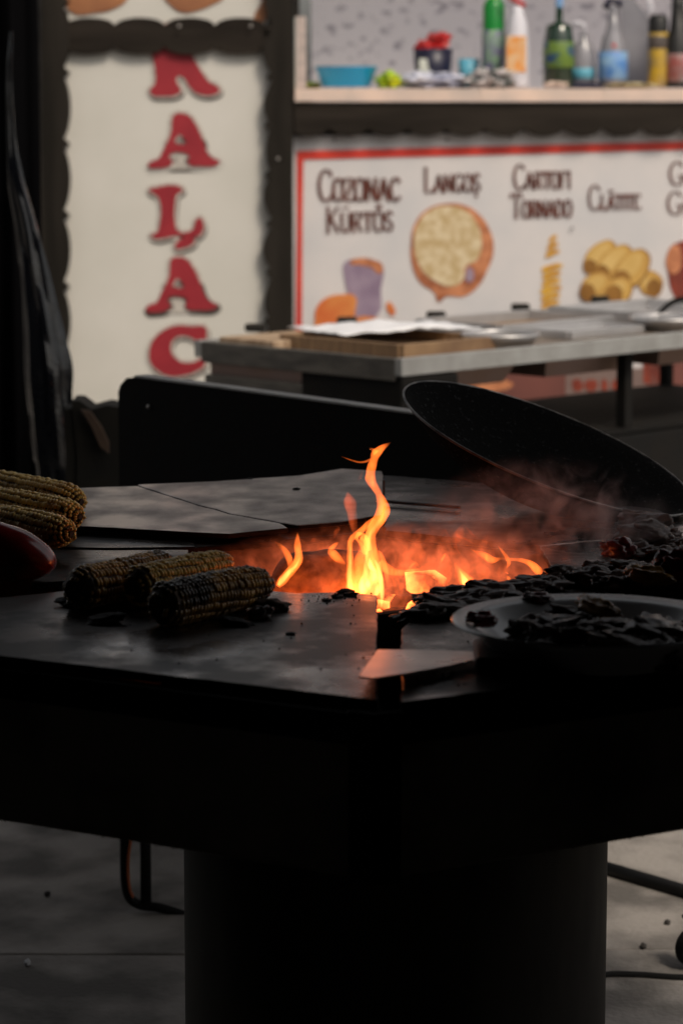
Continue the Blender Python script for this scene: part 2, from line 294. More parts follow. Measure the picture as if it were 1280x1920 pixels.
M['flame_low'] = flame_mat('flame_low_red', (1, .15, .035), 22, .82, .93, .35, 1.2)
def smoke_mat(name, dens, col, emit, ecol, scale, lo, hi, step=.5):
    m = bpy.data.materials.new(name); m.use_nodes = True; n = m.node_tree
    for x in list(n.nodes):
        if x.type != 'OUTPUT_MATERIAL': n.nodes.remove(x)
    out = [x for x in n.nodes if x.type == 'OUTPUT_MATERIAL'][0]
    v = n.nodes.new('ShaderNodeVolumePrincipled'); v.inputs['Color'].default_value = (*col, 1)
    tc = n.nodes.new('ShaderNodeTexCoord'); t = n.nodes.new('ShaderNodeTexNoise'); t.inputs['Scale'].default_value = scale
    t.inputs['Detail'].default_value = 5; t.inputs['Distortion'].default_value = 1.4
    n.links.new(tc.outputs['Object'], t.inputs['Vector'])
    mr = n.nodes.new('ShaderNodeMapRange'); mr.inputs[1].default_value = lo; mr.inputs[2].default_value = hi; mr.inputs[4].default_value = 1
    n.links.new(t.outputs[0], mr.inputs[0])
    # fade towards the hull of the cloud (generated coordinates, a sphere)
    sub = n.nodes.new('ShaderNodeVectorMath'); sub.operation = 'SUBTRACT'; sub.inputs[1].default_value = (.5, .5, .5)
    ln = n.nodes.new('ShaderNodeVectorMath'); ln.operation = 'LENGTH'
    n.links.new(tc.outputs['Generated'], sub.inputs[0]); n.links.new(sub.outputs[0], ln.inputs[0])
    fd = n.nodes.new('ShaderNodeMapRange'); fd.interpolation_type = 'SMOOTHSTEP'; fd.inputs[1].default_value = .22; fd.inputs[2].default_value = .49; fd.inputs[3].default_value = 1; fd.inputs[4].default_value = 0
    n.links.new(ln.outputs['Value'], fd.inputs[0])
    mu = n.nodes.new('ShaderNodeMath'); mu.operation = 'MULTIPLY'; n.links.new(mr.outputs[0], mu.inputs[0]); n.links.new(fd.outputs[0], mu.inputs[1])
    d = n.nodes.new('ShaderNodeMath'); d.operation = 'MULTIPLY'; d.inputs[1].default_value = dens; n.links.new(mu.outputs[0], d.inputs[0]); n.links.new(d.outputs[0], v.inputs['Density'])
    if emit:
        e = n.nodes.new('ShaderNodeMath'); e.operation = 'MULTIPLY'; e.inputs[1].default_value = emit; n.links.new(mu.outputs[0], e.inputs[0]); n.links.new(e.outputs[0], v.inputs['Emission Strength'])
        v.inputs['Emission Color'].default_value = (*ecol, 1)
    n.links.new(v.outputs[0], out.inputs['Volume'])
    m.cycles.volume_step_rate = step
    return m

# ------------------------------------------------------------------ setting: ground and paving
bm = bmesh.new(); bmesh.ops.create_grid(bm, x_segments=1, y_segments=1, size=60)
ground = tag(obj('ground', bm, M['ground'], loc=(0, 0, 0)), kind='structure')
slab_me = None
for ix in range(-5, 6):
    for iy in range(0, 12):
        if slab_me is None:
            bm = bmesh.new(); add_box(bm, (0, 0, 0), (.895, .895, .04), 0, .004)
            s = obj('paving_slab', bm, M['slab'], ground); slab_me = s.data
        else: s = link(bpy.data.objects.new('paving_slab', slab_me), ground)
        s.location = (ix*.9+.33, 2.35+iy*.9+.02*ix, .018+random.uniform(-.003, .004)); s.rotation_euler = (0, 0, random.choice((0, 1, 2, 3))*math.pi/2+R(random.uniform(-.5, .5)))

# ------------------------------------------------------------------ curtain at left, and an added unseen tent that shades the grill
tent = thing('market_tent', 'black cloth market tent sheltering the grill, its curtain at the left edge', 'tent', (0, 2, 0))
def tbox(name, c, s, m=M['tarp']): return box(name, (c[0], c[1]-2, c[2]), s, m, tent)
tbox('roof', (-.97, 1.68, 2.56), (4.46, 6.76, .02))  # unseen roof, edges set by the light wanted below
tbox('back_wall', (-.97, -1.6, 1.28), (4.34, .02, 2.5))  # unseen wall added to block light from behind the camera
tbox('side_wall', (-3.15, 1.7, 1.28), (.02, 6.6, 2.5)); tbox('side_wall', (1.22, .9, 1.28), (.02, 5.0, 2.5))  # unseen walls added to block and trim the sidelight
bm = bmesh.new()                                             # pleated curtain left of the stall
p0 = onY(-420, 400, 7.3).x; p1 = onY(78, 400, 7.3).x; N = 60
vs = []
for i in range(N+1):
    x = p0+(p1-p0)*i/N; y = 7.3-2+.03*math.sin(i*.9)+.012*math.sin(i*2.3)
    if i > N-3: y = 7.3-2
    vs.append([bm.verts.new((x, y, z)) for z in (.02, 1.2, 3.0)])
for i in range(N):
    for k in range(2): bm.faces.new((vs[i][k], vs[i+1][k], vs[i+1][k+1], vs[i][k+1]))
cur = obj('curtain', bm, M['tarp'], tent, True)
sm = cur.modifiers.new('thickness', 'SOLIDIFY'); sm.thickness = .004
for x, y in ((-3.05, 5.0), (1.18, 5.0), (-3.05, -1.5), (1.18, -1.5)): tbox('pole', (x, y, 1.27), (.05, .05, 2.54), M['alu'])

# ------------------------------------------------------------------ food stall behind
YW = 8.9
stall = thing('food_stall', 'wooden food stall with scalloped dark trim and an open serving window', 'food stall', (0, YW, 0))
def W(x, y, dy=0.0):
    p = onY(x, y, YW+dy); return p
def L(p): return (p[0], p[1]-YW, p[2])
def wall_prism(name, pix, mt, y0, th, parent=stall):        # outline in the wall plane, front face at YW+y0, th thick
    bm = bmesh.new(); pts = [L(W(x, y, y0)) for x, y in pix]
    add_prism(bm, pts, (0, th, 0))
    return obj(name, bm, mt, parent)
def scal_v(x, y0, y1, period, amp, sgn, tooth=10):           # downwards along x, bumps towards sgn, a tooth between bumps
    out = []; y = y0
    while y < y1:
        n = 8
        for k in range(n+1):
            yy = y+(period-2*tooth)*k/n
            if yy > y1: break
            out.append((x+sgn*amp*math.sin(math.pi*k/n)**.7, yy))
        out.append((x-sgn*1, y+period-2*tooth+2)); out.append((x+sgn*amp*.9, y+period-tooth)); out.append((x-sgn*1, y+period-3))
        y += period
    return [p for p in out if p[1] <= y1]
def scal_h(y, x0, x1, period, amp, sgn, notch=9):
    out = []; x = x0
    while x < x1:
        n = 8
        for k in range(n+1):
            out.append((x+(period-notch)*k/n, y+sgn*amp*math.sin(math.pi*k/n)**.6))
        out.append((x+period-notch+2, y-sgn*5)); out.append((x+period-2, y-sgn*3))
        x += period
    return [p for p in out if p[0] <= x1]
# wall panels behind the banners
wall_prism('wall_panel', [(70, -150), (552, -150), (552, 1300), (70, 1300)], M['greywood'], .012, .03)
wall_prism('wall_panel', [(553, 192), (2300, 192), (2300, 1300), (553, 1300)], M['greywood'], .012, .03)
# posts with cut edges
post = [(78, -150)]+[(78, 1300)]+scal_v(120, -120, 1290, 134, 11, 1, 12)[::-1]+[(122, -150)]
wall_prism('post', post, M['wood_dark'], -.045, .05)
post = scal_v(507, -150, 1290, 128, -2, 1)
post = [(548, -150), (552, 1300)]+[(x+ -(-1)*3*math.sin(y*.05), y) for x, y in scal_v(505, -120, 1290, 92, 10, -1, 12)][::-1]+[(508, -150)]
wall_prism('post', post, M['wood_dark'], -.045, .05)
# narrow dark shadow batten beside the right post, cross board
cb = scal_h(42, 126, 508, 94, 9, -1)+scal_h(93, 126, 508, 94, 9, 1)[::-1]
wall_prism('cross_board', cb, M['wood_dark_h'], -.030, .022)
# beam under the window, scalloped lower edge, going right past the frame
beam = [(552, 191), (2200, 191)]+scal_h(247, 552, 2200, 73, 9, 1, 14)[::-1]
wall_prism('beam', beam, M['wood_dark_h'], -.050, .045)
# sill and window frame
for i, (x0, x1) in enumerate(((553, 900), (901, 1130), (1131, 1600), (1601, 2200))):
    a, b = W(x0, 166, -.06), W(x1, 190, -.06)
    box('sill', ((a.x+b.x)/2, .17, (a.z+b.z)/2), (abs(b.x-a.x), .46, abs(a.z-b.z)), M['sill'], stall)
a, b = W(555, 30, -.055), W(573, 165, -.055)
box('window_frame', ((a.x+b.x)/2, .03, (a.z+b.z)/2), (b.x-a.x, .12, a.z-b.z-.002), M['frame_light'], stall)
a, b = W(552, -150, -.03), W(560, 30, -.03)
box('window_frame', ((a.x+b.x)/2, .03, (a.z+b.z)/2), (b.x-a.x, .1, a.z-b.z), M['wood_dark'], stall)
# interior
zt = 3.0
SX0 = W(578, 100).x
box('inner_wall', (1.6+SX0, .85, 1.6), (3.2, .03, 3.0), M['inner'], stall)
box('side_panel', (SX0-.06, .45, 1.6), (.03, .76, 3.0), M['inner2'], stall)
box('worktop', (SX0+1.6, .62, 1.44), (3.1, .42, .04), M['alu'], stall)
box('roof', (0.5, .3, 3.35), (5.4, 1.5, .04), M['wood_dark_h'], stall)
box('fascia', (.5, -.44, 3.28), (5.4, .025, .18), M['wood_dark_h'], stall)
for x, y in ((627, 262), (838, 262), (957, 258), (1150, 256), (1072, 428)):
    p = L(W(x, y, -.014)); lathe('screw', [(0, .002), (.004, .001), (.0045, -.002), (0, -.002)], M['shadow_print'], stall, 8, p).rotation_euler = (R(90), 0, 0)
for x, y in ((336, 49), (470, 49), (124, 17), (521, 298)):
    p = L(W(x, y, -.049)); lathe('screw', [(0, .003), (.004, .002), (.006, -.002), (0, -.002)], M['screw'], stall, 8, p).rotation_euler = (R(90), 0, 0)

# printed shapes: 2D curves in the wall plane turned to mesh
DG = bpy.context
def flat(name, polys, mt, y, parent, off=0, th=.0006, smooth=True, shift=(0, 0), base=None):
    cu = bpy.data.curves.new(name, 'CURVE'); cu.dimensions = '2D'; cu.fill_mode = 'BOTH'; cu.extrude = th; cu.offset = off; cu.resolution_u = 4
    for pl in polys:
        pts = [W(px_, py_, y) for px_, py_ in pl]
        sp = cu.splines.new('BEZIER' if smooth else 'POLY')
        if smooth:
            sp.bezier_points.add(len(pts)-1)
            for bp, p in zip(sp.bezier_points, pts):
                bp.co = (p.x+shift[0], p.z+shift[1], 0); bp.handle_left_type = bp.handle_right_type = 'AUTO'
        else:
            sp.points.add(len(pts)-1)
            for bp, p in zip(sp.points, pts): bp.co = (p.x+shift[0], p.z+shift[1], 0, 1)
        sp.use_cyclic_u = True
    tmp = bpy.data.objects.new(name+'_curve', cu); C.objects.link(tmp)
    dg = bpy.context.evaluated_depsgraph_get(); dg.update()
    me = bpy.data.meshes.new_from_object(tmp.evaluated_get(dg)); bpy.data.objects.remove(tmp); bpy.data.curves.remove(cu)
    me.transform(Matrix.Rotation(math.pi/2, 4, 'X')); me.materials.clear(); me.materials.append(mt); me.name = name
    o = bpy.data.objects.new(name, me); o.location = (0, YW+y-parent.location.y if parent else YW+y, 0)
    return link(o, parent)

# --- tall white banner with red letters
def sheet(name, pix, y, mt, label, cat):
    r = thing(name, label, cat, (0, YW, 0))
    bm = bmesh.new(); add_prism(bm, [L(W(a, b, y)) for a, b in pix], (0, .0015, 0)); obj('sheet', bm, mt, r); return r
tall = sheet('banner', [(112, 60), (515, 60), (513, 860), (110, 860)], -.004, M['banner'], 'tall cream banner with large red letters stacked one below another', 'banner')
tall.name = 'letter_banner'
z1 = lambda pts, dx=0, dy=0: [(a/2.2857+dx, b/2.2857+dy) for a, b in pts]
Kp = z1([(668, 130), (668, 330), (662, 362), (643, 385), (650, 405), (700, 412), (765, 402), (777, 388), (766, 365), (756, 345), (764, 326), (784, 330), (815, 375), (850, 402), (930, 400), (943, 385), (932, 370), (900, 352), (860, 300), (825, 240), (800, 200), (850, 130)])
Ap = [(745, 492), (770, 484), (805, 492), (835, 525), (865, 585), (896, 662), (920, 680), (942, 692), (930, 706), (860, 712), (812, 706), (803, 692), (812, 670), (795, 658), (735, 658), (727, 670), (742, 695), (728, 710), (670, 722), (640, 718), (634, 705), (650, 690), (678, 680), (700, 640), (735, 560), (738, 510)]
Ah = [(752, 612), (757, 592), (770, 578), (787, 592), (800, 612), (775, 617)]
Lp = z1([(640, 818), (670, 802), (775, 801), (784, 815), (760, 833), (752, 870), (752, 960), (765, 990), (800, 995), (830, 975), (838, 945), (858, 933), (873, 958), (868, 995), (850, 1012), (760, 1010), (655, 1021), (648, 1008), (672, 995), (684, 960), (681, 850), (665, 833)])
Acc = z1([(768, 1028), (835, 1026), (828, 1045), (790, 1062), (752, 1064), (752, 1048)])
Cp = [(a/2.2857, 460+b/2.2857) for a, b in [(882, 352), (820, 346), (760, 343), (700, 365), (655, 408), (640, 455), (645, 500), (680, 540), (730, 560), (790, 556), (840, 540), (880, 505), (868, 488), (830, 500), (790, 502), (755, 485), (735, 455), (738, 415), (760, 392), (795, 388), (830, 402), (850, 425), (878, 425), (886, 385)]]
letters = [[Kp], [z1(Ap), z1(Ah)], [Lp], [Acc], [z1(Ap, -4, 269.5), z1(Ah, -4, 269.5)], [Cp]]
for pl in letters:
    a = flat('letter', pl, M['red'], -.010, tall)
    b = flat('letter_outline', pl, M['outline'], -.0075, tall, off=.0085)
    c = flat('letter_shadow', pl, M['shadow_print'], -.006, tall, off=.0075, shift=(.0035, -.009))
    b.parent = a; b.location = (0, .0025, 0); c.parent = a; c.location = (0, .004, 0)

# --- poster above the cross board
post_ = sheet('poster', [(128, -140), (500, -140), (502, 62), (128, 62)], -.004, M['banner'], 'white poster showing brown baked loaves above the scalloped cross board', 'poster')
flat('food_picture', [[(130, -60), (200, -90), (250, -40), (238, 0), (215, 16), (182, 24), (131, 20)]], M['print_bread'], -.008, post_)
flat('food_picture', [[(300, -60), (350, -85), (425, -60), (420, -5), (400, 8), (370, 20), (340, 23), (318, 8), (306, -8)]], M['print_bread'], -.008, post_)
flat('food_picture', [[(478, 42), (492, 0), (502, -30), (502, 5), (490, 45)]], M['print_bread'], -.008, post_)

# --- menu banner
menu = sheet('menu_banner', [(549, 256), (1900, 225), (1900, 1250), (538, 1250)], -.004, M['menu'], 'wide white menu banner with red border and pictures of snacks', 'banner')
flat('red_border', [[(556, 283), (1280, 265), (1900, 250), (1900, 267), (1280, 281), (574, 299), (569, 300), (567, 420), (566, 640), (562, 900), (551, 900), (554, 640), (557, 420)]], M['orange_red'], -.007, menu, smooth=False)
GL = {  # stroke letters in a unit box: (advance, strokes)
 'C': (.75, [[(.68, .8), (.62, .93), (.42, 1), (.2, .88), (.08, .5), (.2, .12), (.42, 0), (.62, .06), (.7, .2)]]),
 'O': (.8, [[(.4, 1), (.18, .9), (.08, .5), (.18, .1), (.4, 0), (.62, .1), (.72, .5), (.62, .9), (.4, 1)]]),
 'Z': (.7, [[(.08, .82), (.1, 1), (.62, 1), (.08, 0), (.62, 0), (.66, .18)]]),
 'N': (.85, [[(.12, 0), (.12, 1), (.7, 0), (.7, 1)], [(.02, 0), (.24, 0)], [(.58, 1), (.82, 1)]]),
 'A': (.8, [[(.08, 0), (.4, 1), (.72, 0)], [(.2, .34), (.6, .34)], [(0, 0), (.2, 0)], [(.6, 0), (.82, 0)]]),
 'K': (.8, [[(.14, 0), (.14, 1)], [(.66, 1), (.16, .45)], [(.3, .58), (.7, 0)], [(.02, 0), (.28, 0)], [(.02, 1), (.26, 1)], [(.55, 1), (.78, 1)]]),
 'U': (.82, [[(.12, 1), (.12, .25), (.3, 0), (.52, 0), (.68, .25), (.68, 1)], [(.0, 1), (.24, 1)], [(.57, 1), (.8, 1)]]),
 'R': (.78, [[(.14, 0), (.14, 1), (.5, 1), (.64, .78), (.5, .52), (.16, .52)], [(.4, .5), (.7, 0)], [(.02, 0), (.28, 0)]]),
 'T': (.72, [[(.36, 0), (.36, 1)], [(.02, .82), (.04, 1), (.68, 1), (.7, .82)], [(.22, 0), (.5, 0)]]),
 'S': (.66, [[(.56, .82), (.42, 1), (.2, .95), (.1, .74), (.3, .54), (.52, .38), (.54, .14), (.36, 0), (.14, .06), (.06, .22)]]),
 'L': (.66, [[(.16, 1), (.16, 0), (.58, 0), (.62, .2)], [(.02, 1), (.3, 1)]]),
 'G': (.82, [[(.68, .82), (.6, .95), (.42, 1), (.2, .88), (.08, .5), (.2, .12), (.42, 0), (.62, .08), (.66, .4)], [(.46, .42), (.8, .42)]]),
 'F': (.66, [[(.14, 0), (.14, 1), (.6, 1), (.62, .82)], [(.14, .52), (.48, .52)], [(.02, 0), (.28, 0)]]),
 'I': (.36, [[(.18, 0), (.18, 1)], [(.04, 0), (.32, 0)], [(.04, 1), (.32, 1)]]),
 'D': (.82, [[(.14, 0), (.14, 1), (.45, 1), (.68, .78), (.72, .5), (.66, .2), (.45, 0), (.02, 0)], [(.02, 1), (.2, 1)]]),
 'E': (.68, [[(.58, .82), (.56, 1), (.14, 1), (.14, 0), (.58, 0), (.62, .18)], [(.14, .52), (.48, .52)]]),
}
ACC = {'Ü': ('U', [[(.26, 1.22), (.3, 1.3)], [(.52, 1.22), (.56, 1.3)]]), 'Ő': ('O', [[(.28, 1.15), (.4, 1.36)], [(.5, 1.15), (.62, 1.36)]]),
       'Ș': ('S', [[(.34, -.14), (.28, -.34)]]), 'Ă': ('A', [[(.24, 1.32), (.3, 1.18), (.5, 1.18), (.56, 1.32)]])}
def word(text, x0, x1, ybase, cap, small, slope=0, nib=.17, parent=None, label=None, mt=None, y=-.0075, big_first=True):
    adv = []; gl = []
    for i, ch in enumerate(text):
        base, extra = ACC.get(ch, (ch, [])); a, st = GL[base]; h = cap if (i == 0 and big_first) else small
        st = st+extra
        if base not in 'COSG': st = [list(q) for z in st for q in zip(z, z[1:])]
        gl.append((a, st, h, base)); adv.append(a*h)
    k = (x1-x0)/sum(adv); x = x0; bm = bmesh.new(); step = 0
    for (a, st, h, ch_), ad in zip(gl, adv):
        for s in st:
            if ch_ in 'COSG' and len(s) > 4: s = [(p.x, p.y) for p in catmull([(q[0], q[1], 0) for q in s], 4)]
            P = [Vector((x+p[0]*h*k, ybase+slope*(x-x0)-p[1]*h)) for p in s]
            if len(P) < 2: continue
            step += 1; lay = y-.0002*(step % 5); rows = []
            for i, p in enumerate(P):
                t = (P[min(i+1, len(P)-1)]-P[max(i-1, 0)])
                t = t.normalized() if t.length > 0 else Vector((1, 0))
                nrm = Vector((-t.y, t.x)); wd = small*nib*(.42+.58*abs(t.y))*.5
                wd *= 1.0
                u = W(p.x+nrm.x*wd, p.y+nrm.y*wd, lay); v = W(p.x-nrm.x*wd, p.y-nrm.y*wd, lay)
                rows.append((bm.verts.new(L(u)), bm.verts.new(L(v))))
            for q, r in zip(rows, rows[1:]):
                try: bm.faces.new((q[0], q[1], r[1], r[0]))
                except ValueError: pass
        x += ad*k
    o = obj('lettering', bm, mt or M['brown_print'], parent)
    if label: o['label'] = label
    return o
word('COZONAC', 595, 750, 377, 58, 42, -.008, .165, menu, 'brown lettering reading COZONAC')
word('KÜRTŐS', 610, 737, 436, 47, 36, -.03, .165, menu, 'brown lettering reading KÜRTŐS')
word('LANGOȘ', 793, 900, 361, 46, 33, -.02, .165, menu, 'brown lettering reading LANGOȘ')
word('CARTOFI', 961, 1070, 355, 46, 32, -.02, .165, menu, 'brown lettering reading CARTOFI')
word('TORNADO', 957, 1072, 409, 46, 32, -.02, .165, menu, 'brown lettering reading TORNADO')
word('CLĂTITE', 1101, 1200, 394, 46, 28, -.02, .175, menu, 'brown lettering reading CLĂTITE')
word('GO', 1252, 1306, 347, 43, 31, -.01, .165, menu, 'brown lettering beginning GO at the picture edge')
word('GR', 1248, 1304, 402, 42, 31, -.01, .165, menu, 'brown lettering beginning GR at the picture edge')
# langos
def circ(cx, cy, rx, ry, n=20, wob=.04, seed=1, rot=0):
    rr = random.Random(seed); o = []
    for i in range(n):
        a = 2*math.pi*i/n; k = 1+rr.uniform(-wob, wob); x, y = rx*k*math.cos(a), ry*k*math.sin(a)
        o.append((cx+x*math.cos(rot)-y*math.sin(rot), cy+x*math.sin(rot)+y*math.cos(rot)))
    return o
a = flat('food_picture', [[(770, 455), (778, 418), (800, 393), (832, 382), (868, 384), (898, 402), (918, 432), (925, 470), (914, 505), (895, 538), (868, 556), (836, 556), (822, 566), (814, 549), (788, 530), (773, 500)]], M['crust'], -.0065, menu); a['label'] = 'printed round fried dough with cheese'
flat('food_picture', [[(776, 452), (784, 418), (806, 394), (840, 386), (872, 394), (894, 420), (903, 455), (893, 488), (872, 500), (868, 524), (848, 537), (812, 525), (786, 498)]], M['dough'], -.0078, menu)
flat('food_picture', [circ(880, 515, 8, 14, 10, .1, 3)], M['mauve'], -.0088, menu)
flat('food_picture', [[(646, 492), (662, 486), (700, 488), (717, 498), (714, 540), (708, 590), (668, 594), (655, 560), (645, 520)]], M['mauve'], -.0065, menu)['label'] = 'printed sugared chimney cake'
flat('food_picture', [[(655, 492), (672, 484), (700, 487), (717, 497), (715, 512), (706, 512), (700, 504), (676, 497)]], M['crust'], -.0078, menu)
flat('food_picture', [[(590, 600), (594, 575), (612, 558), (640, 552), (666, 556), (666, 580), (662, 602), (640, 622), (594, 622)]], M['print_orange'], -.0088, menu)['label'] = 'printed orange pastry'
flat('food_picture', [[(664, 600), (690, 593), (720, 602), (740, 608), (700, 615), (664, 612)]], M['print_orange'], -.0088, menu)
flat('food_picture', [[(727, 566), (736, 572), (739, 590), (732, 590)]], M['print_orange'], -.0078, menu)
rr = random.Random(4)
for i in range(10):                                          # spiral potato, ring after ring
    yy = 446+i*13.6; wd = 7+i*2.6 if i < 3 else 17+1.5*math.sin(i*2)
    cx = 1036-i*.6
    if i == 3: continue
    flat('potato_ring', [[(cx-wd, yy+3), (cx-wd*.3, yy-3), (cx+wd, yy-5), (cx+wd*1.1, yy-1), (cx+wd*.3, yy+4), (cx-wd*.2, yy+8), (cx-wd, yy+9)]], M['print_yellow'], -.0065-.0003*(i % 3), menu)
def roll(x0, y0, x1, y1, r, k):
    d = Vector((x1-x0, y1-y0)).normalized(); n = Vector((-d.y, d.x))*r
    pts = [(x0+n.x, y0+n.y), (x0-d.x*r*.4, y0-d.y*r*.4), (x0-n.x, y0-n.y), (x1-n.x, y1-n.y), (x1+d.x*r*.7, y1+d.y*r*.7), (x1+n.x, y1+n.y)]
    c0_ = Vector((sum(p[0] for p in pts)/6, sum(p[1] for p in pts)/6)); big = [(c0_.x+(p[0]-c0_.x)*1.08+1, c0_.y+(p[1]-c0_.y)*1.10+2) for p in pts]
    flat('food_picture', [big], M['print_tan2'], -.0061-.0009*k, menu)
    flat('food_picture', [pts], M['print_tan'], -.0065-.0009*k, menu)
    flat('food_picture', [[(x0-n.x*.55, y0-n.y*.55), (x0-n.x*.05, y0-n.y*.05), (x1+d.x*r*.3-n.x*.05, y1-n.y*.05), (x1-n.x*.6, y1-n.y*.6)]], M['print_hi'], -.0068-.0009*k, menu)
    flat('food_picture', [circ(x0+n.x*.02, y0, r*.85, r*.95, 12, .04, k+9)], M['print_tan2'], -.0070-.0009*k, menu)
roll(1225, 540, 1212, 520, 18, 0); roll(1105, 500, 1140, 462, 15, 1); roll(1128, 512, 1170, 472, 16, 2); roll(1165, 525, 1200, 482, 19, 3); roll(1100, 548, 1130, 525, 18, 4); roll(1150, 552, 1168, 535, 19, 5)
flat('food_picture', [[(1252, 470), (1262, 458), (1290, 455), (1292, 560), (1268, 560), (1258, 545), (1252, 520)]], M['print_red'], -.0065, menu)
flat('food_picture', [[(1252, 470), (1266, 459), (1275, 470), (1270, 510), (1256, 512)]], M['crust'], -.0078, menu)
# lower menu row, print darkened to paint in the serving table's shadow
flat('print_block', [[(560, 690), (1060, 690), (1060, 800), (560, 800)]], M['pinkprint'], -.0065, menu, smooth=False)
flat('print_block', [[(1215, 660), (1500, 660), (1500, 800), (1215, 800)]], M['pinkprint'], -.0065, menu, smooth=False)
flat('print_block', [[(1060.5, 690), (1214.5, 690), (1214.5, 800), (1060.5, 800)]], M['greypink'], -.0065, menu, smooth=False)
for bx, bw in ((1082, 11), (1108, 12), (1132, 6), (1156, 10)): flat('print_blot', [circ(bx, 722, bw, 11, 10, .15, bx)], M['print_red'], -.0085, menu)['label'] = 'dark red print too blurred to read'
word('RI', 1206, 1262, 716, 46, 46, 0, .34, menu, 'dark red letters half hidden under the serving table', M['print_red'], y=-.0085)
flat('food_picture', [circ(900, 720, 60, 14, 14, .1, 5)], M['crust'], -.0080, menu)

# ------------------------------------------------------------------ things on the sill
SZ = W(700, 165.5, 0).z+.0005; 
def at_sill(px_, dy=.15): p = onY(px_, 160, YW+dy); return Vector((p.x, p.y, SZ))
def mm(px_): return px_/F*(YW+.12)                            # photo pixels to metres there
bowl = thing('plastic_bowl', 'bright blue plastic bowl on the window sill', 'bowl', at_sill(649, .13))
r = mm(60)
lathe('bowl_wall', [(0, .004), (r*.70, .004), (r*.74, .006), (r*.96, mm(38)), (r, mm(40)), (r*.95, mm(39)), (r*.70, .012), (0, .010)], M['blue'], bowl, 40)
def crumple(name, px0, px1, hpx, mt, label, cat, dy=.1, seed=1, depth=.09):
    a, b = at_sill(px0, dy), at_sill(px1, dy); bm = blob_bm(1, 4, .55, 2.6, seed)
    wd = (b.x-a.x)/2; h = mm(hpx)
    for v in bm.verts: v.co = Vector((v.co.x*wd*.9, v.co.y*depth, max(0, (v.co.z*.5+.42))*h))
    return tag(obj(name, bm, mt, loc=(a+b)/2), label, cat)
crumple('snack_packet', 705, 752, 30, M['limeg'], 'lime green and yellow snack packet beside the blue bowl', 'packet', .09, 2, .05)
crumple('plastic_bag', 742, 880, 31, M['wrap'], 'crumpled white plastic bag in the middle of the window sill', 'bag', .12, 3)
crumple('foil_wrapper', 868, 968, 36, M['wrap2'], 'crumpled dark and pale foil wrapper in front of the spray bottle', 'wrapper', .06, 5, .06)
crumple('sponge_cloth', 573, 602, 13, M['limeg'], 'small yellow green cloth behind the left side of the blue bowl', 'cloth', .2, 8, .04)
crumple('bread_crust', 1020, 1062, 12, M['sill'], 'small beige lump on the sill under the dark green bottle', 'bread', -.02, 9, .03)
crumple('dough_strip', 1138, 1232, 10, M['paleyellow'], 'pale yellow strip of dough lying on the right of the sill', 'dough', .0, 10, .04)
# dark tub with red lid stuff
tub = thing('storage_tub', 'navy blue tub heaped with red cloth behind the white bag', 'tub', at_sill(811, .26)+Vector((0, 0, 0)))
r = mm(37)
lathe('tub_wall', [(0, .002), (r*.86, .002), (r, mm(74)), (r*.94, mm(74)), (r*.8, .01), (0, .01)], M['navy'], tub, 24)
bm = blob_bm(1, 3, .6, 2, 14)
for v in bm.verts: v.co = Vector((v.co.x*r*.85, v.co.y*r*.7, v.co.z*mm(20)+mm(80)+v.co.x*mm(9)))
obj('red_cloth', bm, M['redp'], tub)
box('sticker', (-r*.45, -r*.87, mm(42)), (mm(20), .003, mm(26)), M['inner2'], tub)
cup = thing('plastic_cup', 'light blue cup between the tub and the green bottle', 'cup', at_sill(878, .26))
lathe('cup_wall', [(0, .002), (mm(17), .002), (mm(20), mm(55)), (mm(18), mm(55)), (mm(15), .006), (0, .006)], M['ltblue'], cup, 20)
def bottle(px_, dy, prof, mt, name, label, cat='bottle', parts=()):
    t = thing(name, label, cat, at_sill(px_, dy)+Vector((0, 0, 0)))
    s = (YW+dy)/F
    lathe('bottle_body', [(a*s, b*s) for a, b in prof], mt, t, 24)
    for nm, pf, m2, off in parts:
        if pf[0] == 'box': box(nm, (pf[1][0]*s, pf[1][1]*s, pf[1][2]*s), tuple(q*s for q in pf[2]), m2, t, bev=.002)
        elif pf[0] == 'tube':
            bm = bmesh.new(); add_tube(bm, [Vector((q[0]*s, q[1]*s, q[2]*s)) for q in pf[1]], pf[2]*s, 8); obj(nm, bm, m2, t, True)
        else: lathe(nm, [(a*s, b*s) for a, b in pf], m2, t, 24, (off*s, 0, 0))
    return t
bottle(924, .2, [(0, 1), (19, 1), (21, 6), (21, 100), (20, 108), (20, 150), (14, 162), (8, 166), (0, 166)], M['green'], 'cleaner_bottle', 'green cleaner bottle with red cap and pale label', parts=(
    ('label_wrap', [(20.8, 22), (21.8, 24), (21.8, 104), (20.8, 106)], M['label_mix'], 0), ('cap', [(9, 160), (9, 176), (0, 177)], M['redp'], 0)))
bottle(968, .14, [(0, 1), (22, 1), (24, 6), (22, 80), (18, 120), (11, 140), (8, 150), (0, 151)], M['whitep'], 'spray_bottle', 'white spray bottle with red trigger and round orange label', parts=(
    ('label_disc', ('box', (-3, -22, 62), (36, 4, 66)), M['orange_lab'], 0), ('trigger', ('tube', [(14, 0, 150), (4, 0, 155), (-8, 0, 162), (-22, -4, 172)], 5), M['redp'], 0)))
bottle(1046, .13, [(0, 1), (25, 1), (28, 5), (28, 85), (24, 112), (20, 116), (10, 120), (7, 122), (6, 150), (0, 151)], M['dkgreen'], 'detergent_bottle', 'dark green detergent bottle with thin neck and blue nozzle', parts=(
    ('label_wrap', [(28.2, 38), (29.2, 40), (28.6, 84), (27.6, 86)], M['olive_lab'], 0), ('nozzle', [(7.5, 148), (7, 162), (4, 168), (0, 168)], M['midblue'], 0)))
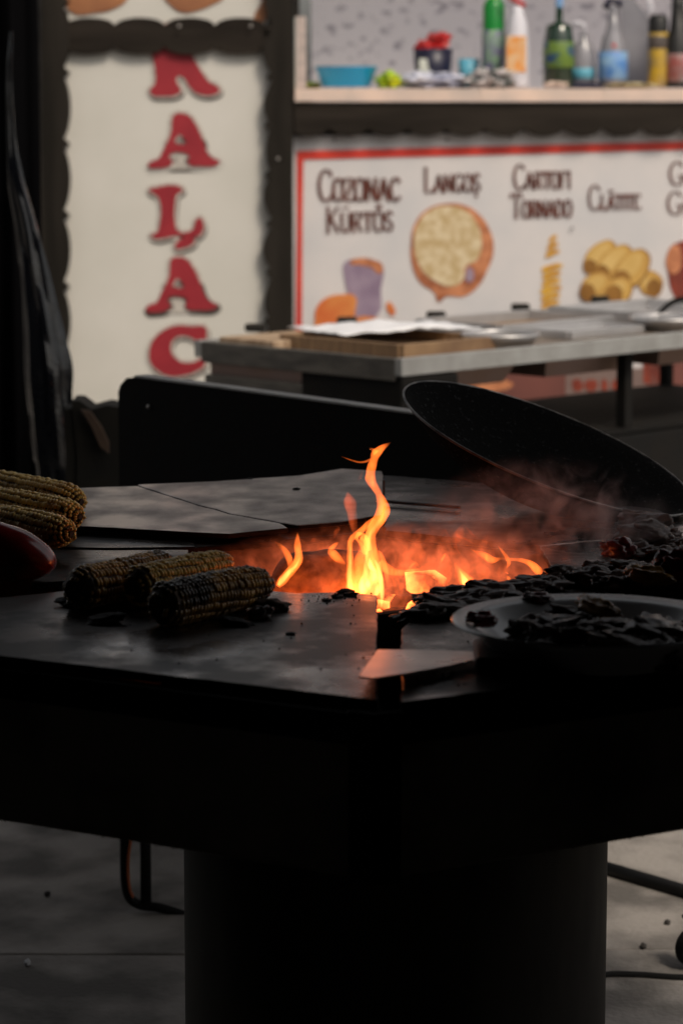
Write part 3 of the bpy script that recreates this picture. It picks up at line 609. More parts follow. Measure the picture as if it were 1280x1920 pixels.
bottle(1092, .2, [(0, 8), (21, 8), (23, 12), (23, 60), (18, 78), (9, 88), (8, 100), (0, 101)], M['clear'], 'soap_bottle', 'clear pump bottle with a turquoise band', parts=(
    ('label_wrap', [(23.2, 18), (24, 19), (24, 36), (23.2, 37)], M['ltblue'], 0), ('pump', ('tube', [(0, 0, 98), (0, 0, 116), (-8, 0, 119), (-22, -3, 117)], 4), M['whitep'], 0)))
bottle(1147, .16, [(0, 8), (25, 8), (27, 12), (26, 60), (20, 90), (12, 110), (9, 150), (0, 151)], M['clear'], 'spray_bottle', 'clear spray bottle with blue label and dark blue trigger', parts=(
    ('label_wrap', [(27.2, 16), (28.2, 17), (27.5, 66), (26.5, 67)], M['midblue'], 0), ('trigger', ('tube', [(16, 0, 152), (4, 0, 158), (-8, 0, 160), (-16, -3, 146)], 6), M['navy'], 0), ('button', ('box', (0, -22, 78), (7, 4, 7)), M['redp'], 0)))
jug = thing('plastic_jug', 'large translucent white jug behind the clear spray bottle', 'jug', at_sill(1188, .3))
bm = bmesh.new(); s_ = mm(1); add_prism(bm, [Vector((x*s_, -.05, z*s_)) for x, z in ((-30, 4), (26, 4), (26, 118), (16, 140), (-2, 160), (-8, 185), (-30, 185))], (0, .1, 0)); obj('jug_body', bm, M['clear'], jug)
bm = bmesh.new(); add_tube(bm, [Vector((18*s_, 0, 130*s_)), Vector((30*s_, 0, 150*s_)), Vector((20*s_, 0, 180*s_))], 5*s_, 8); obj('handle', bm, M['whitep'], jug, True)
bottle(1231, .12, [(0, 1), (17, 1), (18, 4), (18, 108), (15, 114), (0, 114)], M['yellow_can'], 'spray_can', 'black and yellow spray can right of the bottles', 'spray can', parts=(
    ('cap', [(18.5, 102), (18.5, 124), (14, 134), (0, 135)], M['handle'], 0), ('label_wrap', [(18.1, 72), (18.6, 73), (18.6, 94), (18.1, 95)], M['shadow_print'], 0)))
bottle(1268, .13, [(0, 1), (22, 1), (24, 4), (24, 90), (16, 104), (12, 150), (0, 151)], M['handle'], 'sauce_bottle', 'dark bottle with red and grey label at the right picture edge', parts=(
    ('label_wrap', [(24.1, 12), (25, 13), (25, 62), (24.1, 63)], M['skin_food'], 0), ('cap', [(12.5, 148), (12, 170), (0, 170)], M['handle'], 0)))
tr = thing('black_tray', 'low black tray under the bottles on the right of the sill', 'tray', at_sill(1140, .2)+Vector((0, 0, .0)))
bm = bmesh.new(); s_ = mm(1)
add_box(bm, (0, 0, 2*s_), (150*s_, .16, 4*s_)); add_box(bm, (0, -.079, 5*s_), (150*s_, .004, 10*s_)); add_box(bm, (-73*s_, 0, 5*s_), (4*s_, .15, 10*s_)); add_box(bm, (73*s_, 0, 5*s_), (4*s_, .15, 10*s_))
obj('tray_body', bm, M['navy'], tr)

# ------------------------------------------------------------------ serving table with steel trays
TZ = .90
TN = Vector((.138, 6.43, 0)); tu = Vector((-.707, .707, 0)); tv = Vector((.707, .707, 0)); TA = R(45)
table = thing('serving_table', 'long table with aluminium rail standing between the grill and the stall', 'table', TN)
def T(u, v, z): return tu*u+tv*v+Vector((0, 0, z))
def tb(name, u0, u1, v0, v1, z0, z1, m, bev=0): return box(name, T((u0+u1)/2, (v0+v1)/2, (z0+z1)/2), (v1-v0, u1-u0, z1-z0), m, table, TA, bev)
tb('rail', -.006, .018, 0, 1.9, TZ-.042, TZ, M['alu'], .002)
tb('rail', .70, .724, 0, 1.9, TZ-.042, TZ, M['alu'], .002)
tb('end_board', .019, .699, 0, .022, TZ-.055, TZ-.002, M['greywood'], .002)
tb('end_board', .03, .69, .004, .022, TZ-.115, TZ-.085, M['greywood'], .002)
tb('end_board', .25, .69, .024, .034, TZ-.086, TZ-.056, M['pinkpan'])
tb('tabletop', .019, .699, .023, 1.88, TZ-.03, TZ-.012, M['tabletop'])
for u, v in ((.03, .03), (.66, .03), (.05, .90), (.66, .90), (.03, 1.85), (.66, 1.85)): tb('leg', u, u+.03, v, v+.03, .04, TZ-.03, M['black'])
tb('end_board', .05, .69, .002, .020, TZ-.175, TZ-.130, M['greywood'], .002)
tb('end_board', .05, .69, .002, .020, .10, TZ-.190, M['black'])
tb('cabinet', .02, .66, .05, 1.86, .06, .64, M['black'], .004)
tb('burner_box', -.004, .34, .004, .20, .72, TZ-.045, M['black'], .006)
tb('shelf', .03, .69, .03, 1.88, .645, .655, M['black'])
tb('drawer', .35, .60, .06, .30, TZ-.15, TZ-.04, M['black'])
for k, (v0, v1) in enumerate(((.18, .52), (.62, .98), (1.08, 1.42))):
    bm = bmesh.new(); u0, u1 = .08, .40; zt_, zb_ = TZ-.032, TZ-.098
    pts = [T(u0, v0, zt_), T(u1, v0, zt_), T(u1, v1, zt_), T(u0, v1, zt_)]; pb = [T(u0+.03, v0+.03, zb_), T(u1-.03, v0+.03, zb_), T(u1-.03, v1-.03, zb_), T(u0+.03, v1-.03, zb_)]
    A_ = [bm.verts.new(p) for p in pts]; B_ = [bm.verts.new(p) for p in pb]; bm.faces.new(A_); bm.faces.new(B_[::-1])
    for i in range(4): bm.faces.new((A_[i], A_[(i+1) % 4], B_[(i+1) % 4], B_[i]))
    bmesh.ops.recalc_face_normals(bm, faces=bm.faces); obj('hanging_pan', bm, M['pinkpan'], table)
def on_table(u, v, z=0): return TN+T(u, v, TZ-.012+z)
def tray(name, u, v, du, dv, h, m, label, cat='tray', inner=None):
    t = thing(name, label, cat, on_table(u, v), rot=(0, 0, TA)); w_ = .012
    bm = bmesh.new(); add_box(bm, (0, 0, .004), (dv, du, .006)); obj('tray_floor', bm, inner or m, t)
    for c, s in (((0, du/2, h/2), (dv, w_, h)), ((0, -du/2, h/2), (dv, w_, h)), ((dv/2, 0, h/2), (w_, du-w_-.001, h)), ((-dv/2, 0, h/2), (w_, du-w_-.001, h))): box('tray_side', c, s, m, t, bev=.002)
    return t
cbd = box('chopping_board', on_table(.57, .17, .011), (.27, .20, .022), M['tan'], rz=TA, bev=.004); tag(cbd, 'tan chopping board on the far left corner of the table', 'chopping board')
tray('wooden_tray', .30, .27, .42, .34, .034, M['brown'], 'brown wooden tray at the near end of the table', inner=M['tan'])
tray('steel_tray', .45, .92, .30, .46, .035, M['steel'], 'steel tray with brown food in the middle of the table', inner=M['brown'])
tray('steel_tray', .38, 1.50, .52, .44, .035, M['steel'], 'steel tray at the right end of the table')
tray('steel_tray', .22, .95, .13, .30, .02, M['steel'], 'small shallow steel tray at the front of the table')
bm = bmesh.new(); n_ = 18; g = [[None]*(n_+1) for _ in range(n_+1)]
for i in range(n_+1):
    for j in range(n_+1):
        x = (i/n_-.5); y = (j/n_-.5); q = noise.fractal(Vector((x*4, y*4, 3)), 1, 2, 4)
        g[i][j] = bm.verts.new((x*.42, y*.26, .006+.020*max(0, q+.35)*(1-abs(x)*1.2)))
for i in range(n_):
    for j in range(n_): bm.faces.new((g[i][j], g[i+1][j], g[i+1][j+1], g[i][j+1]))
pt = obj('paper_towel', bm, M['paper'], None, True, on_table(.40, .36, .034)); pt.rotation_euler = (0, 0, TA-.25); s_ = pt.modifiers.new('t', 'SOLIDIFY'); s_.thickness = .003
tag(pt, 'crumpled white paper towel lying on the brown wooden tray', 'paper towel')
def rim_lid(u, v, r, h, label):
    t = thing('round_pan', label, 'pan', on_table(u, v)); lathe('pan_body', [(0, .003), (r*.9, .003), (r, h), (r*1.05, h), (r*1.06, h+.006), (r*1.0, h+.006), (r*.88, .008), (0, .007)], M['steel'], t, 36)
    bm = bmesh.new(); add_tube(bm, [Vector((r*1.05*math.cos(a), r*1.05*math.sin(a), h+.01)) for a in [math.pi*2*i/36 for i in range(37)]], .006, 8, caps=False); obj('rim', bm, M['steel'], t, True)
rim_lid(.13, .50, .09, .022, 'shiny round steel pan near the front corner of the table')
rim_lid(.16, 1.22, .10, .022, 'shiny round steel pan further right on the table')
hs = thing('hot_tap', 'curved dark steel handle on the right end of the table', 'handle', on_table(.30, 1.42, .04))
bm = bmesh.new(); add_tube(bm, catmull([Vector((-.05, 0, -.02)), Vector((0, 0, .02)), Vector((.06, -.01, .02)), Vector((.14, -.03, -.03))], 6), .008, 8); obj('handle_bar', bm, M['black'], hs, True); hs.name = 'curved_handle'
# dark crates of clips (small clamps) along the back rail
for i, (x, y) in enumerate(((478, 616), (650, 603), (817, 592), (975, 577), (1124, 562))):
    p = onZ(x, y+6, TZ)
    c = box('table_clip', (p.x, p.y, TZ+.011), (.055, .03, .022), M['sack'], bev=.008); tag(c, 'small dark clip on the back rail of the serving table', 'clip', 'clips along the back rail of the serving table')

# ------------------------------------------------------------------ black windbreak behind the grill
wbA, wbB = Vector((-.452, 5.52)), Vector((.30, 4.60)); d2 = (wbB-wbA); Lw = d2.length; d2.normalize()
wb = thing('metal_windbreak', 'black metal windbreak panel with rounded upper corner behind the grill', 'windbreak', (wbA.x, wbA.y, 0), rot=(0, 0, math.atan2(d2.y, d2.x)))
zt2 = .952
pts = [(0, .04), (0, zt2-.035), (.008, zt2-.02), (.03, zt2-.004), (.06, zt2), (Lw, zt2), (Lw, .04)]
bm = bmesh.new(); add_prism(bm, [Vector((x, 0, z)) for x, z in pts], (0, .03, 0)); obj('panel', bm, M['black'], wb)
bm = bmesh.new(); add_prism(bm, [Vector((x, -.002, z)) for x, z in ((.06, zt2+.0005), (Lw, zt2+.0005), (Lw, zt2+.004), (.06, zt2+.004))], (0, .034, 0)); obj('top_edge', bm, M['alu'], wb)  # pale strip standing in for the highlight along the panel's top
lathe('rivet', [(0, .004), (.004, .003), (.005, 0), (0, 0)], M['screw'], wb, 8, (.11, -.002, zt2-.055)).rotation_euler = (R(90), 0, 0)

# sack left of it
sk = thing('sack', 'dark sack with a brown flap beside the black windbreak', 'sack', (-.55, 5.9, 0))
bm = bmesh.new(); P_ = [onY(x, y, 5.9) for x, y in ((135, 752), (150, 752), (172, 768), (200, 760), (232, 765), (232, 1000), (140, 1000), (146, 860))]
add_prism(bm, [p-Vector((-.55, 5.9, 0)) for p in P_], (0, .12, 0)); bmesh.ops.subdivide_edges(bm, edges=bm.edges, cuts=2, use_grid_fill=True)
obj('sack_body', bm, M['sack'], sk)
bm = bmesh.new(); P_ = [onY(x, y, 5.88) for x, y in ((152, 768), (170, 772), (190, 800), (204, 830), (204, 850), (188, 838), (172, 800))]
add_prism(bm, [p-Vector((-.55, 5.9, 0)) for p in P_], (0, .012, 0)); obj('flap', bm, M['flap'], sk)
box('sack_base', (0.0, .06, .42), (.10, .11, .84), M['sack'], sk)

# glossy black plastic bundle at the left
bn = thing('plastic_bundle', 'upright bundle wrapped in glossy black plastic beside the tall banner', 'bundle', onZ(80, 1450, 0)*Vector((1, 0, 0)).x if False else (-.68, 6.3, 0))
ctr = [(22, 60, 3), (18, 150, 5), (22, 260, 8), (32, 340, 15), (50, 420, 21), (62, 500, 25), (78, 600, 29), (88, 680, 33), (92, 760, 35), (98, 850, 38), (104, 950, 41), (112, 1460, 60)]
bm = bmesh.new(); rings = []; seg = 26
cc = catmull([(a, b, c) for a, b, c in ctr], 7)
for i, q in enumerate(cc):
    p = onY(q.x, q.y, 6.3); r_ = q.z/F*6.3; ring = []
    for j in range(seg):
        a = 2*math.pi*j/seg; k = 1+.5*noise.noise(Vector((math.cos(a)*1.8, math.sin(a)*1.8, i*.05)))+.14*abs(noise.noise(Vector((math.cos(a)*5, math.sin(a)*5, i*.13))))
        ring.append(bm.verts.new((p.x+r_*k*math.cos(a)+.68, r_*k*math.sin(a)*.8, p.z)))
    rings.append(ring)
for a_, b_ in zip(rings, rings[1:]):
    for j in range(seg): bm.faces.new((a_[j], a_[(j+1) % seg], b_[(j+1) % seg], b_[j]))
bm.faces.new(rings[0]); bm.faces.new(rings[-1][::-1]); bmesh.ops.recalc_face_normals(bm, faces=bm.faces)
obj('plastic_wrap', bm, M['plastic_black'], bn)

# ------------------------------------------------------------------ hexagonal grill
PZ = .874; GC = Vector((.035, 3.70)); RO, RI = .90, .285
def hexv(r, k): a = R(-90+60*k); return Vector((GC.x+r*math.cos(a), GC.y+r*math.sin(a)))   # k=0 towards camera, 1 right-near ...
grill = thing('hexagonal_grill', 'six sided steel grill table with a fire pit, standing on a drum', 'grill', (GC.x, GC.y, 0))
def G(p, z): return Vector((p[0]-GC.x, p[1]-GC.y, z))
def plate(pts, z0=PZ-.010, z1=PZ, m=None, name='hotplate', label=None, rag=0, seed=1):
    if rag:
        rr = random.Random(seed); q = []
        for a, b in zip(pts, pts[1:]+pts[:1]):
            a, b = Vector(a), Vector(b); n = max(1, int((b-a).length/.02))
            for i in range(n):
                p = a.lerp(b, i/n)
                if i: p += Vector((rr.uniform(-rag, rag), rr.uniform(-rag, rag)))
                q.append(p)
        pts = q
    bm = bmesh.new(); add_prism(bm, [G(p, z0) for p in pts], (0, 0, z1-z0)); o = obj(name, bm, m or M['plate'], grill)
    o.data.materials.append(M['soot'])
    for f in o.data.polygons:
        if abs(f.normal.z) < .5: f.material_index = 1
    bv = o.modifiers.new('edge', 'BEVEL'); bv.width = .0012; bv.segments = 1; bv.limit_method = 'ANGLE'
    if label: o['label'] = label
    return o
def zp(x, y, z=PZ): p = onZ(x, y, z); return (p.x, p.y)
H = [hexv(RO, k) for k in range(6)]; I = [hexv(RI, k) for k in range(6)]
e = .004
# front-left plate: vertex 0 .. vertex 5 (left-near), right edge straight at x px 706
c0 = zp(706, 1312); c1 = zp(706, 1116)
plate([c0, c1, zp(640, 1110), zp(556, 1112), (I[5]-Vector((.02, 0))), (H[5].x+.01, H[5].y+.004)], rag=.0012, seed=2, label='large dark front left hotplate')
# front-right plate
d0 = zp(752, 1316); d1 = zp(752, 1180)
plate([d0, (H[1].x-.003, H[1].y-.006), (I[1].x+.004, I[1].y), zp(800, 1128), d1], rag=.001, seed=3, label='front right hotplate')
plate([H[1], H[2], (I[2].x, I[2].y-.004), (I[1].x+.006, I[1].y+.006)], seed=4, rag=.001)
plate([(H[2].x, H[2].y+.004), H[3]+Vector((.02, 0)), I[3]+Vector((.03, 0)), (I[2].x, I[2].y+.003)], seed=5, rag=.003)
# rear left: two cracked pale slabs lying proud
crk = [zp(x, y, PZ+.012) for x, y in ((258, 911), (300, 925), (345, 939), (372, 948), (402, 955), (430, 964), (470, 971), (525, 981))]
S1 = [zp(60, 918, PZ+.012)]+crk+[zp(x, y, PZ+.012) for x, y in ((540, 990), (430, 1001), (365, 998), (165, 987), (60, 984))]
S2 = [zp(x, y, PZ+.012) for x, y in ((560, 986), (640, 978), (716, 966), (722, 930), (716, 884), (640, 879), (560, 892), (400, 903), (258, 909))]
S2 = S2[:0]+[ (a, b+.006) for a, b in crk[::-1][:0]]+[zp(560, 985, PZ+.012)]+S2[1:]+[(a+.004, b+.004) for a, b in crk]
plate(S1, PZ+.005, PZ+.012, M['plate_pale'], 'hotplate_slab', 'pale rear slab left of the crack', .0012, 6)
plate(S2, PZ+.005, PZ+.0125, M['plate_pale'], 'hotplate_slab', 'pale rear slab right of the crack', .0012, 7)
# left sector: strips lower
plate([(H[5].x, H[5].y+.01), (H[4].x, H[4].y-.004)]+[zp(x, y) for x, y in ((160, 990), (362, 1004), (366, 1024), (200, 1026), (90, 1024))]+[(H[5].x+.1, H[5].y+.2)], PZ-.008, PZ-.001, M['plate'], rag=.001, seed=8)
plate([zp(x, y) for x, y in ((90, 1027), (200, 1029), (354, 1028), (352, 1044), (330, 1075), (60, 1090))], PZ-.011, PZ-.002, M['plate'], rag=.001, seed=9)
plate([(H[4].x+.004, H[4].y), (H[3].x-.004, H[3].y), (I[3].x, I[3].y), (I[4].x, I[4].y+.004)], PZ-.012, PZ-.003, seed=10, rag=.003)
pa, pb = onZ(722, 940, PZ+.006), onZ(862, 951, PZ+.006)
bm = bmesh.new(); add_tube(bm, [G(pa, PZ+.006), G(pb, PZ+.006)], .0028, 6); obj('edge_strip', bm, M['alu'], grill)  # pale bar standing in for the highlight on the rear plate edge
pa = onZ(719, 935, PZ+.006); bm = bmesh.new(); add_tube(bm, [G(pa, PZ), G(pa, PZ+.036)], .0022, 6); obj('edge_pin', bm, M['alu'], grill)
# pit walls, floor
for k in range(6):
    a, b = hexv(RI+.012, k), hexv(RI+.012, (k+1) % 6); c_, d_ = hexv(RI+.03, k), hexv(RI+.03, (k+1) % 6)
    bm = bmesh.new(); add_prism(bm, [G(a, PZ-.20), G(b, PZ-.20), G(d_, PZ-.20), G(c_, PZ-.20)], (0, 0, .186)); obj('pit_wall', bm, M['brick_pit'], grill)
bm = bmesh.new(); add_prism(bm, [G(hexv(RI+.03, k), PZ-.215) for k in range(6)], (0, 0, .012)); obj('pit_floor', bm, M['brick_pit'], grill)
# skirt panels, corner irons, bottom
RS = RO-.012
for k in range(6):
    a, b = hexv(RS, k), hexv(RS, (k+1) % 6); c_, d_ = hexv(RS-.006, k), hexv(RS-.006, (k+1) % 6)
    t = (b-a).normalized()*.03
    bm = bmesh.new(); add_prism(bm, [G(a+t, PZ-.19), G(b-t, PZ-.19), G(d_-t, PZ-.19), G(c_+t, PZ-.19)], (0, 0, .178)); obj('skirt_panel', bm, M['skirt'], grill)
    # black bar painting in the shadow under the plate's overhang
    a, b = hexv(RO-.004, k), hexv(RO-.004, (k+1) % 6); c_, d_ = hexv(RO-.03, k), hexv(RO-.03, (k+1) % 6); t = (b-a).normalized()*.034
    bm = bmesh.new(); add_prism(bm, [G(a+t, PZ-.046), G(b-t, PZ-.046), G(d_-t, PZ-.046), G(c_+t, PZ-.046)], (0, 0, .034)); obj('rim_bar', bm, M['black'], grill)
    # corner angle iron
    v = hexv(RO-.002, k); n0 = (hexv(1, (k-1) % 6)-hexv(1, k)).normalized(); n1 = (hexv(1, (k+1) % 6)-hexv(1, k)).normalized(); inn = (Vector((GC.x, GC.y))-v).normalized()*.006
    bm = bmesh.new(); add_prism(bm, [G(v, PZ-.195), G(v+n1*.032, PZ-.195), G(v+n1*.032+inn, PZ-.195), G(v+inn*1.4, PZ-.195), G(v+n0*.032+inn, PZ-.195), G(v+n0*.032, PZ-.195)], (0, 0, .186)); obj('corner_iron', bm, M['black'], grill)
bm = bmesh.new(); add_prism(bm, [G(hexv(RS-.01, k), PZ-.194) for k in range(6)], (0, 0, .004)); obj('bottom_sheet', bm, M['skirt'], grill)
# radial support bars seen in the slot at the near corner
for s in (-1, 1):
    a = Vector((GC.x+s*.012-.008, GC.y-RO+.04)); bm = bmesh.new(); add_box(bm, (a.x-GC.x+.0, (GC.y-RI-.02+a.y)/2-GC.y, PZ-.030), (.006, (GC.y-RI-.02)-a.y, .034)); obj('support_bar', bm, M['black'], grill)
# flange and drum
ftop = PZ-.197
lathe('flange', [(0, ftop), (.320, ftop), (.327, ftop-.006), (.327, ftop-.016), (.320, ftop-.020), (0, ftop-.021)], M['skirt'], grill, 64, (.04, 0, 0))
dr = .293
prof = [(0, ftop-.024), (dr, ftop-.024), (dr, ftop-.098), (dr-.004, ftop-.100), (dr-.004, ftop-.103), (dr+.001, ftop-.105), (dr+.001, .20), (dr+.005, .19), (dr+.001, .18), (dr+.001, .06), (dr+.005, .05), (dr, .042), (0, .042)]
lathe('drum', prof, M['drum'], grill, 72, (.04, 0, 0))
lathe('drum_band', [(dr+.001, ftop-.118), (dr+.004, ftop-.116), (dr+.004, ftop-.112), (dr+.001, ftop-.110)], M['skirt'], grill, 72, (.04, 0, 0))
# drips / soot runs on skirt: little weld bead line at its lower edge
bm = bmesh.new(); rr = random.Random(3)
for k in (0, 5):
    a, b = hexv(RS+.001, k), hexv(RS+.001, (k+1) % 6)
    for i in range(150):
        p = a.lerp(b, i/150); g_ = bmesh.ops.create_icosphere(bm, subdivisions=1, radius=rr.uniform(.0008, .0018), matrix=Matrix.Translation(G(p, PZ-.189+rr.uniform(-.002, .002))))
tag(obj('weld_bead', bm, M['skirt'], grill), kind='stuff')

# ------------------------------------------------------------------ fire
FY = 3.62
fire = thing('fire', 'orange flames rising from the pit in the middle of the grill', 'fire', (0, 0, 0))
def z2(zx, zy): return (480+zx/4, 800+zy/4)
def z3(zx, zy): return (720+zx/3.765, 900+zy/3.765)
def flame(cv, pts, Y, mt='flame', k=.55, seg=14, dy=0):
    P = []
    for i, (zx, zy, hw) in enumerate(pts):
        x, y = cv(zx, zy); P.append((*onY(x, y, Y+dy*i), hw/(4 if cv is z2 else 3.765)/F*Y))
    Q = catmull([(a, c, b) for a, b, c, d in P], 5); Rr = catmull([(d, 0, 0) for a, b, c, d in P], 5)
    bm = bmesh.new(); add_tube(bm, [Vector((q.x, q.z, q.y)) for q in Q], [max(.0003, r_.x) for r_ in Rr], seg, ((0, 1, 0), k))
    for v in bm.verts:
        n_ = noise.noise(Vector((v.co.x*55, v.co.y*55, v.co.z*28)))*.0028+noise.noise(v.co*130)*.0010
        v.co.x += n_*min(1, max(p[3] for p in P)*90)
    return obj('flame', bm, M[mt], fire, True)
# main flame
flame(z2, [(930, 1375, 3), (935, 1300, 16), (930, 1220, 28), (905, 1120, 48), (880, 1020, 52), (855, 930, 52), (848, 860, 50), (858, 800, 46), (890, 740, 46), (925, 690, 47), (948, 640, 50), (953, 600, 46), (938, 550, 34), (915, 500, 27), (887, 450, 34), (860, 400, 44), (862, 350, 39), (870, 300, 35), (885, 250, 32), (900, 200, 38), (940, 160, 26), (985, 125, 6), (1000, 118, 1)], FY)
flame(z2, [(900, 200, 30), (875, 175, 14), (845, 158, 2)], FY)
flame(z2, [(860, 245, 12), (820, 262, 9), (770, 266, 7), (710, 250, 6), (640, 224, 1)], FY)
flame(z2, [(850, 930, 20), (820, 850, 34), (765, 820, 34), (790, 860, 30), (820, 960, 20)], FY-.01)
flame(z2, [(740, 1310, 40), (725, 1240, 52), (712, 1120, 34), (703, 1000, 26), (705, 900, 24), (715, 850, 20), (750, 812, 22), (820, 750, 24), (880, 690, 12)], FY-.01)
flame(z2, [(830, 1320, 50), (830, 1240, 120), (830, 1150, 118), (815, 1060, 95), (810, 980, 70), (830, 900, 40), (835, 850, 10)], FY, 'flame', .22)
flame(z2, [(850, 1300, 40), (850, 1220, 90), (850, 1120, 62), (840, 1020, 30), (845, 900, 22), (850, 820, 14), (900, 740, 16), (940, 680, 12), (955, 620, 6)], FY, 'flame_core', .3)
flame(z2, [(720, 1290, 30), (705, 1180, 22), (703, 1060, 16), (706, 940, 9), (710, 880, 2)], FY-.01, 'flame_core')
flame(z2, [(940, 1360, 3), (945, 1260, 18), (938, 1160, 20), (915, 1060, 16), (890, 1000, 6)], FY-.01, 'flame_core')
flame(z2, [(835, 1215, 4), (838, 1185, 20), (830, 1130, 3)], FY-.02, 'flame_core', 1)
flame(z2, [(905, 1090, 4), (860, 1050, 20), (850, 980, 3)], FY-.02, 'flame_core', .8)
flame(z2, [(690, 1090, 3), (655, 1030, 20), (590, 960, 34), (560, 930, 22), (600, 880, 14), (620, 868, 2)], FY+.01)
flame(z2, [(585, 840, 3), (600, 790, 18), (620, 765, 12), (600, 742, 2)], FY+.02, 'flame_faint')
flame(z2, [(740, 820, 4), (735, 750, 30), (715, 640, 40), (700, 560, 50), (690, 490, 8)], FY+.04, 'flame_faint')
flame(z2, [(760, 415, 2), (785, 370, 12), (800, 320, 2)], FY+.02, 'flame_faint')
flame(z2, [(925, 1010, 24), (970, 1060, 40), (1030, 1090, 30), (1110, 1095, 24), (1170, 1085, 22), (1215, 1078, 12), (1232, 1095, 2)], FY+.01)
flame(z2, [(1140, 1080, 8), (1160, 1045, 10), (1195, 1022, 7), (1225, 1060, 2)], FY+.01)
flame(z2, [(985, 1185, 2), (975, 1110, 18), (955, 1020, 22), (930, 950, 14), (915, 920, 2)], FY+.02)
flame(z2, [(1010, 1110, 4), (1060, 1250, 18), (1095, 1310, 3)], FY+.02, 'flame_faint')
flame(z2, [(1130, 1130, 3), (1125, 1090, 12), (1135, 1060, 2)], FY)
# left flame
flame(z2, [(165, 1198, 20), (190, 1165, 34), (225, 1115, 36), (275, 1060, 36), (312, 1010, 36), (322, 960, 30), (315, 900, 28), (312, 840, 18), (312, 792, 1)], FY-.03)
flame(z2, [(170, 1190, 14), (195, 1150, 22), (240, 1095, 18), (300, 1040, 10), (330, 980, 3)], FY-.03, 'flame_core')
flame(z2, [(240, 1050, 6), (250, 1000, 26), (225, 940, 26), (180, 890, 16), (138, 862, 1)], FY-.02, 'flame', .4)
flame(z2, [(400, 862, 3), (430, 850, 18), (455, 845, 2)], FY+.08, 'flame_faint')
# right flames
flame(z3, [(608, 488, 2), (650, 508, 12), (710, 535, 24), (765, 565, 26), (820, 555, 10), (870, 558, 12), (930, 562, 13), (990, 572, 18), (1045, 600, 26), (1085, 640, 30), (1110, 668, 16), (1136, 660, 2)], FY+.06)
flame(z3, [(798, 458, 1), (830, 500, 9), (865, 545, 15), (880, 585, 15), (862, 625, 3)], FY+.05)
flame(z3, [(790, 600, 2), (775, 540, 8), (765, 490, 4), (735, 450, 5), (690, 425, 6), (640, 400, 8), (600, 360, 10), (560, 312, 2)], FY+.07, 'flame_faint')
flame(z3, [(690, 460, 2), (630, 448, 6), (570, 415, 10), (520, 395, 14), (500, 380, 2)], FY+.07, 'flame_faint')
flame(z3, [(560, 312, 2), (545, 345, 26), (520, 400, 40), (500, 460, 16), (540, 530, 3)], FY+.08, 'flame_faint', .4)
flame(z3, [(425, 345, 2), (440, 375, 9), (475, 430, 4), (505, 480, 4), (540, 530, 5), (545, 545, 1)], FY+.07, 'flame_faint')
flame(z3, [(595, 800, 30), (588, 740, 56), (560, 690, 40), (530, 640, 24), (508, 600, 10), (496, 575, 1)], FY+.04, 'flame', .4)
flame(z3, [(590, 790, 20), (578, 740, 30), (552, 680, 14), (530, 630, 3)], FY+.04, 'flame_core', .5)
flame(z3, [(395, 592, 2), (408, 560, 10), (425, 530, 9), (434, 518, 1)], FY+.05)
flame(z3, [(880, 720, 3), (878, 695, 14), (862, 675, 2)], FY+.02)
flame(z3, [(250, 800, 10), (262, 770, 16), (245, 740, 2)], FY+.02); flame(z3, [(340, 800, 6), (335, 760, 8), (325, 700, 1)], FY+.04, 'flame_faint')
flame(z3, [(90, 690, 4), (120, 760, 20), (120, 830, 4)], FY-.03, 'flame_faint')

for i, (x, y0, h_, w_, dy_) in enumerate(((545, 1110, 60, 14, .1), (590, 1100, 46, 18, .12), (640, 1105, 80, 16, .06), (735, 1100, 70, 20, .05), (765, 1105, 95, 24, .10), (800, 1100, 70, 22, .02), (830, 1095, 90, 20, .12), (870, 1095, 60, 18, .08), (905, 1090, 50, 16, .1), (945, 1085, 44, 14, .06), (690, 1060, 90, 22, .16), (780, 1060, 60, 24, .18), (610, 1050, 40, 20, .18))):
    k_ = 4; rf = random.Random(i+50); zx, zy = (x-480)*4, (y0-800)*4
    flame(z2, [(zx, zy, w_*2), (zx+rf.uniform(-20, 20), zy-h_*1.2, w_*3.4), (zx+rf.uniform(-50, 50), zy-h_*2.6, w_*1.8), (zx+rf.uniform(-70, 70), zy-h_*4, 1)], FY+dy_, 'flame_low', .8)
# logs and coal in the pit
lg = thing('charred_log', 'thick charred log glowing at the left of the fire', 'log', (onY(610, 1085, 3.66)).to_tuple(), rot=(0, 0, R(12)))
bm = bmesh.new(); n_ = 26; rings = []
for i in range(n_+1):
    t = i/n_; x = (t-.5)*.15; r_ = .045*(1-.9*abs(2*t-1)**5)
    rings.append([bm.verts.new((x, r_*k_*math.cos(a), r_*k_*math.sin(a)*.85)) for a in [2*math.pi*j/28 for j in range(28)] for k_ in [1+.10*noise.noise(Vector((x*30, math.cos(a)*3, math.sin(a)*3)))]])
for a_, b_ in zip(rings, rings[1:]):
    for j in range(28): bm.faces.new((a_[j], a_[(j+1) % 28], b_[(j+1) % 28], b_[j]))
bm.faces.new(rings[0]); bm.faces.new(rings[-1][::-1]); bmesh.ops.recalc_face_normals(bm, faces=bm.faces)
obj('log_body', bm, M['lwood'], lg, True)
coal_me = []
for i in range(6):
    bm = blob_bm(.03, 2, .5, 1.6, 20+i, (1.2, 1, .8)); o_ = bpy.data.meshes.new('charcoal_lump'); bm.to_mesh(o_); bm.free(); o_.materials.append(M['ember'] if i % 2 else M['coal']); coal_me.append(o_)
rr = random.Random(12)
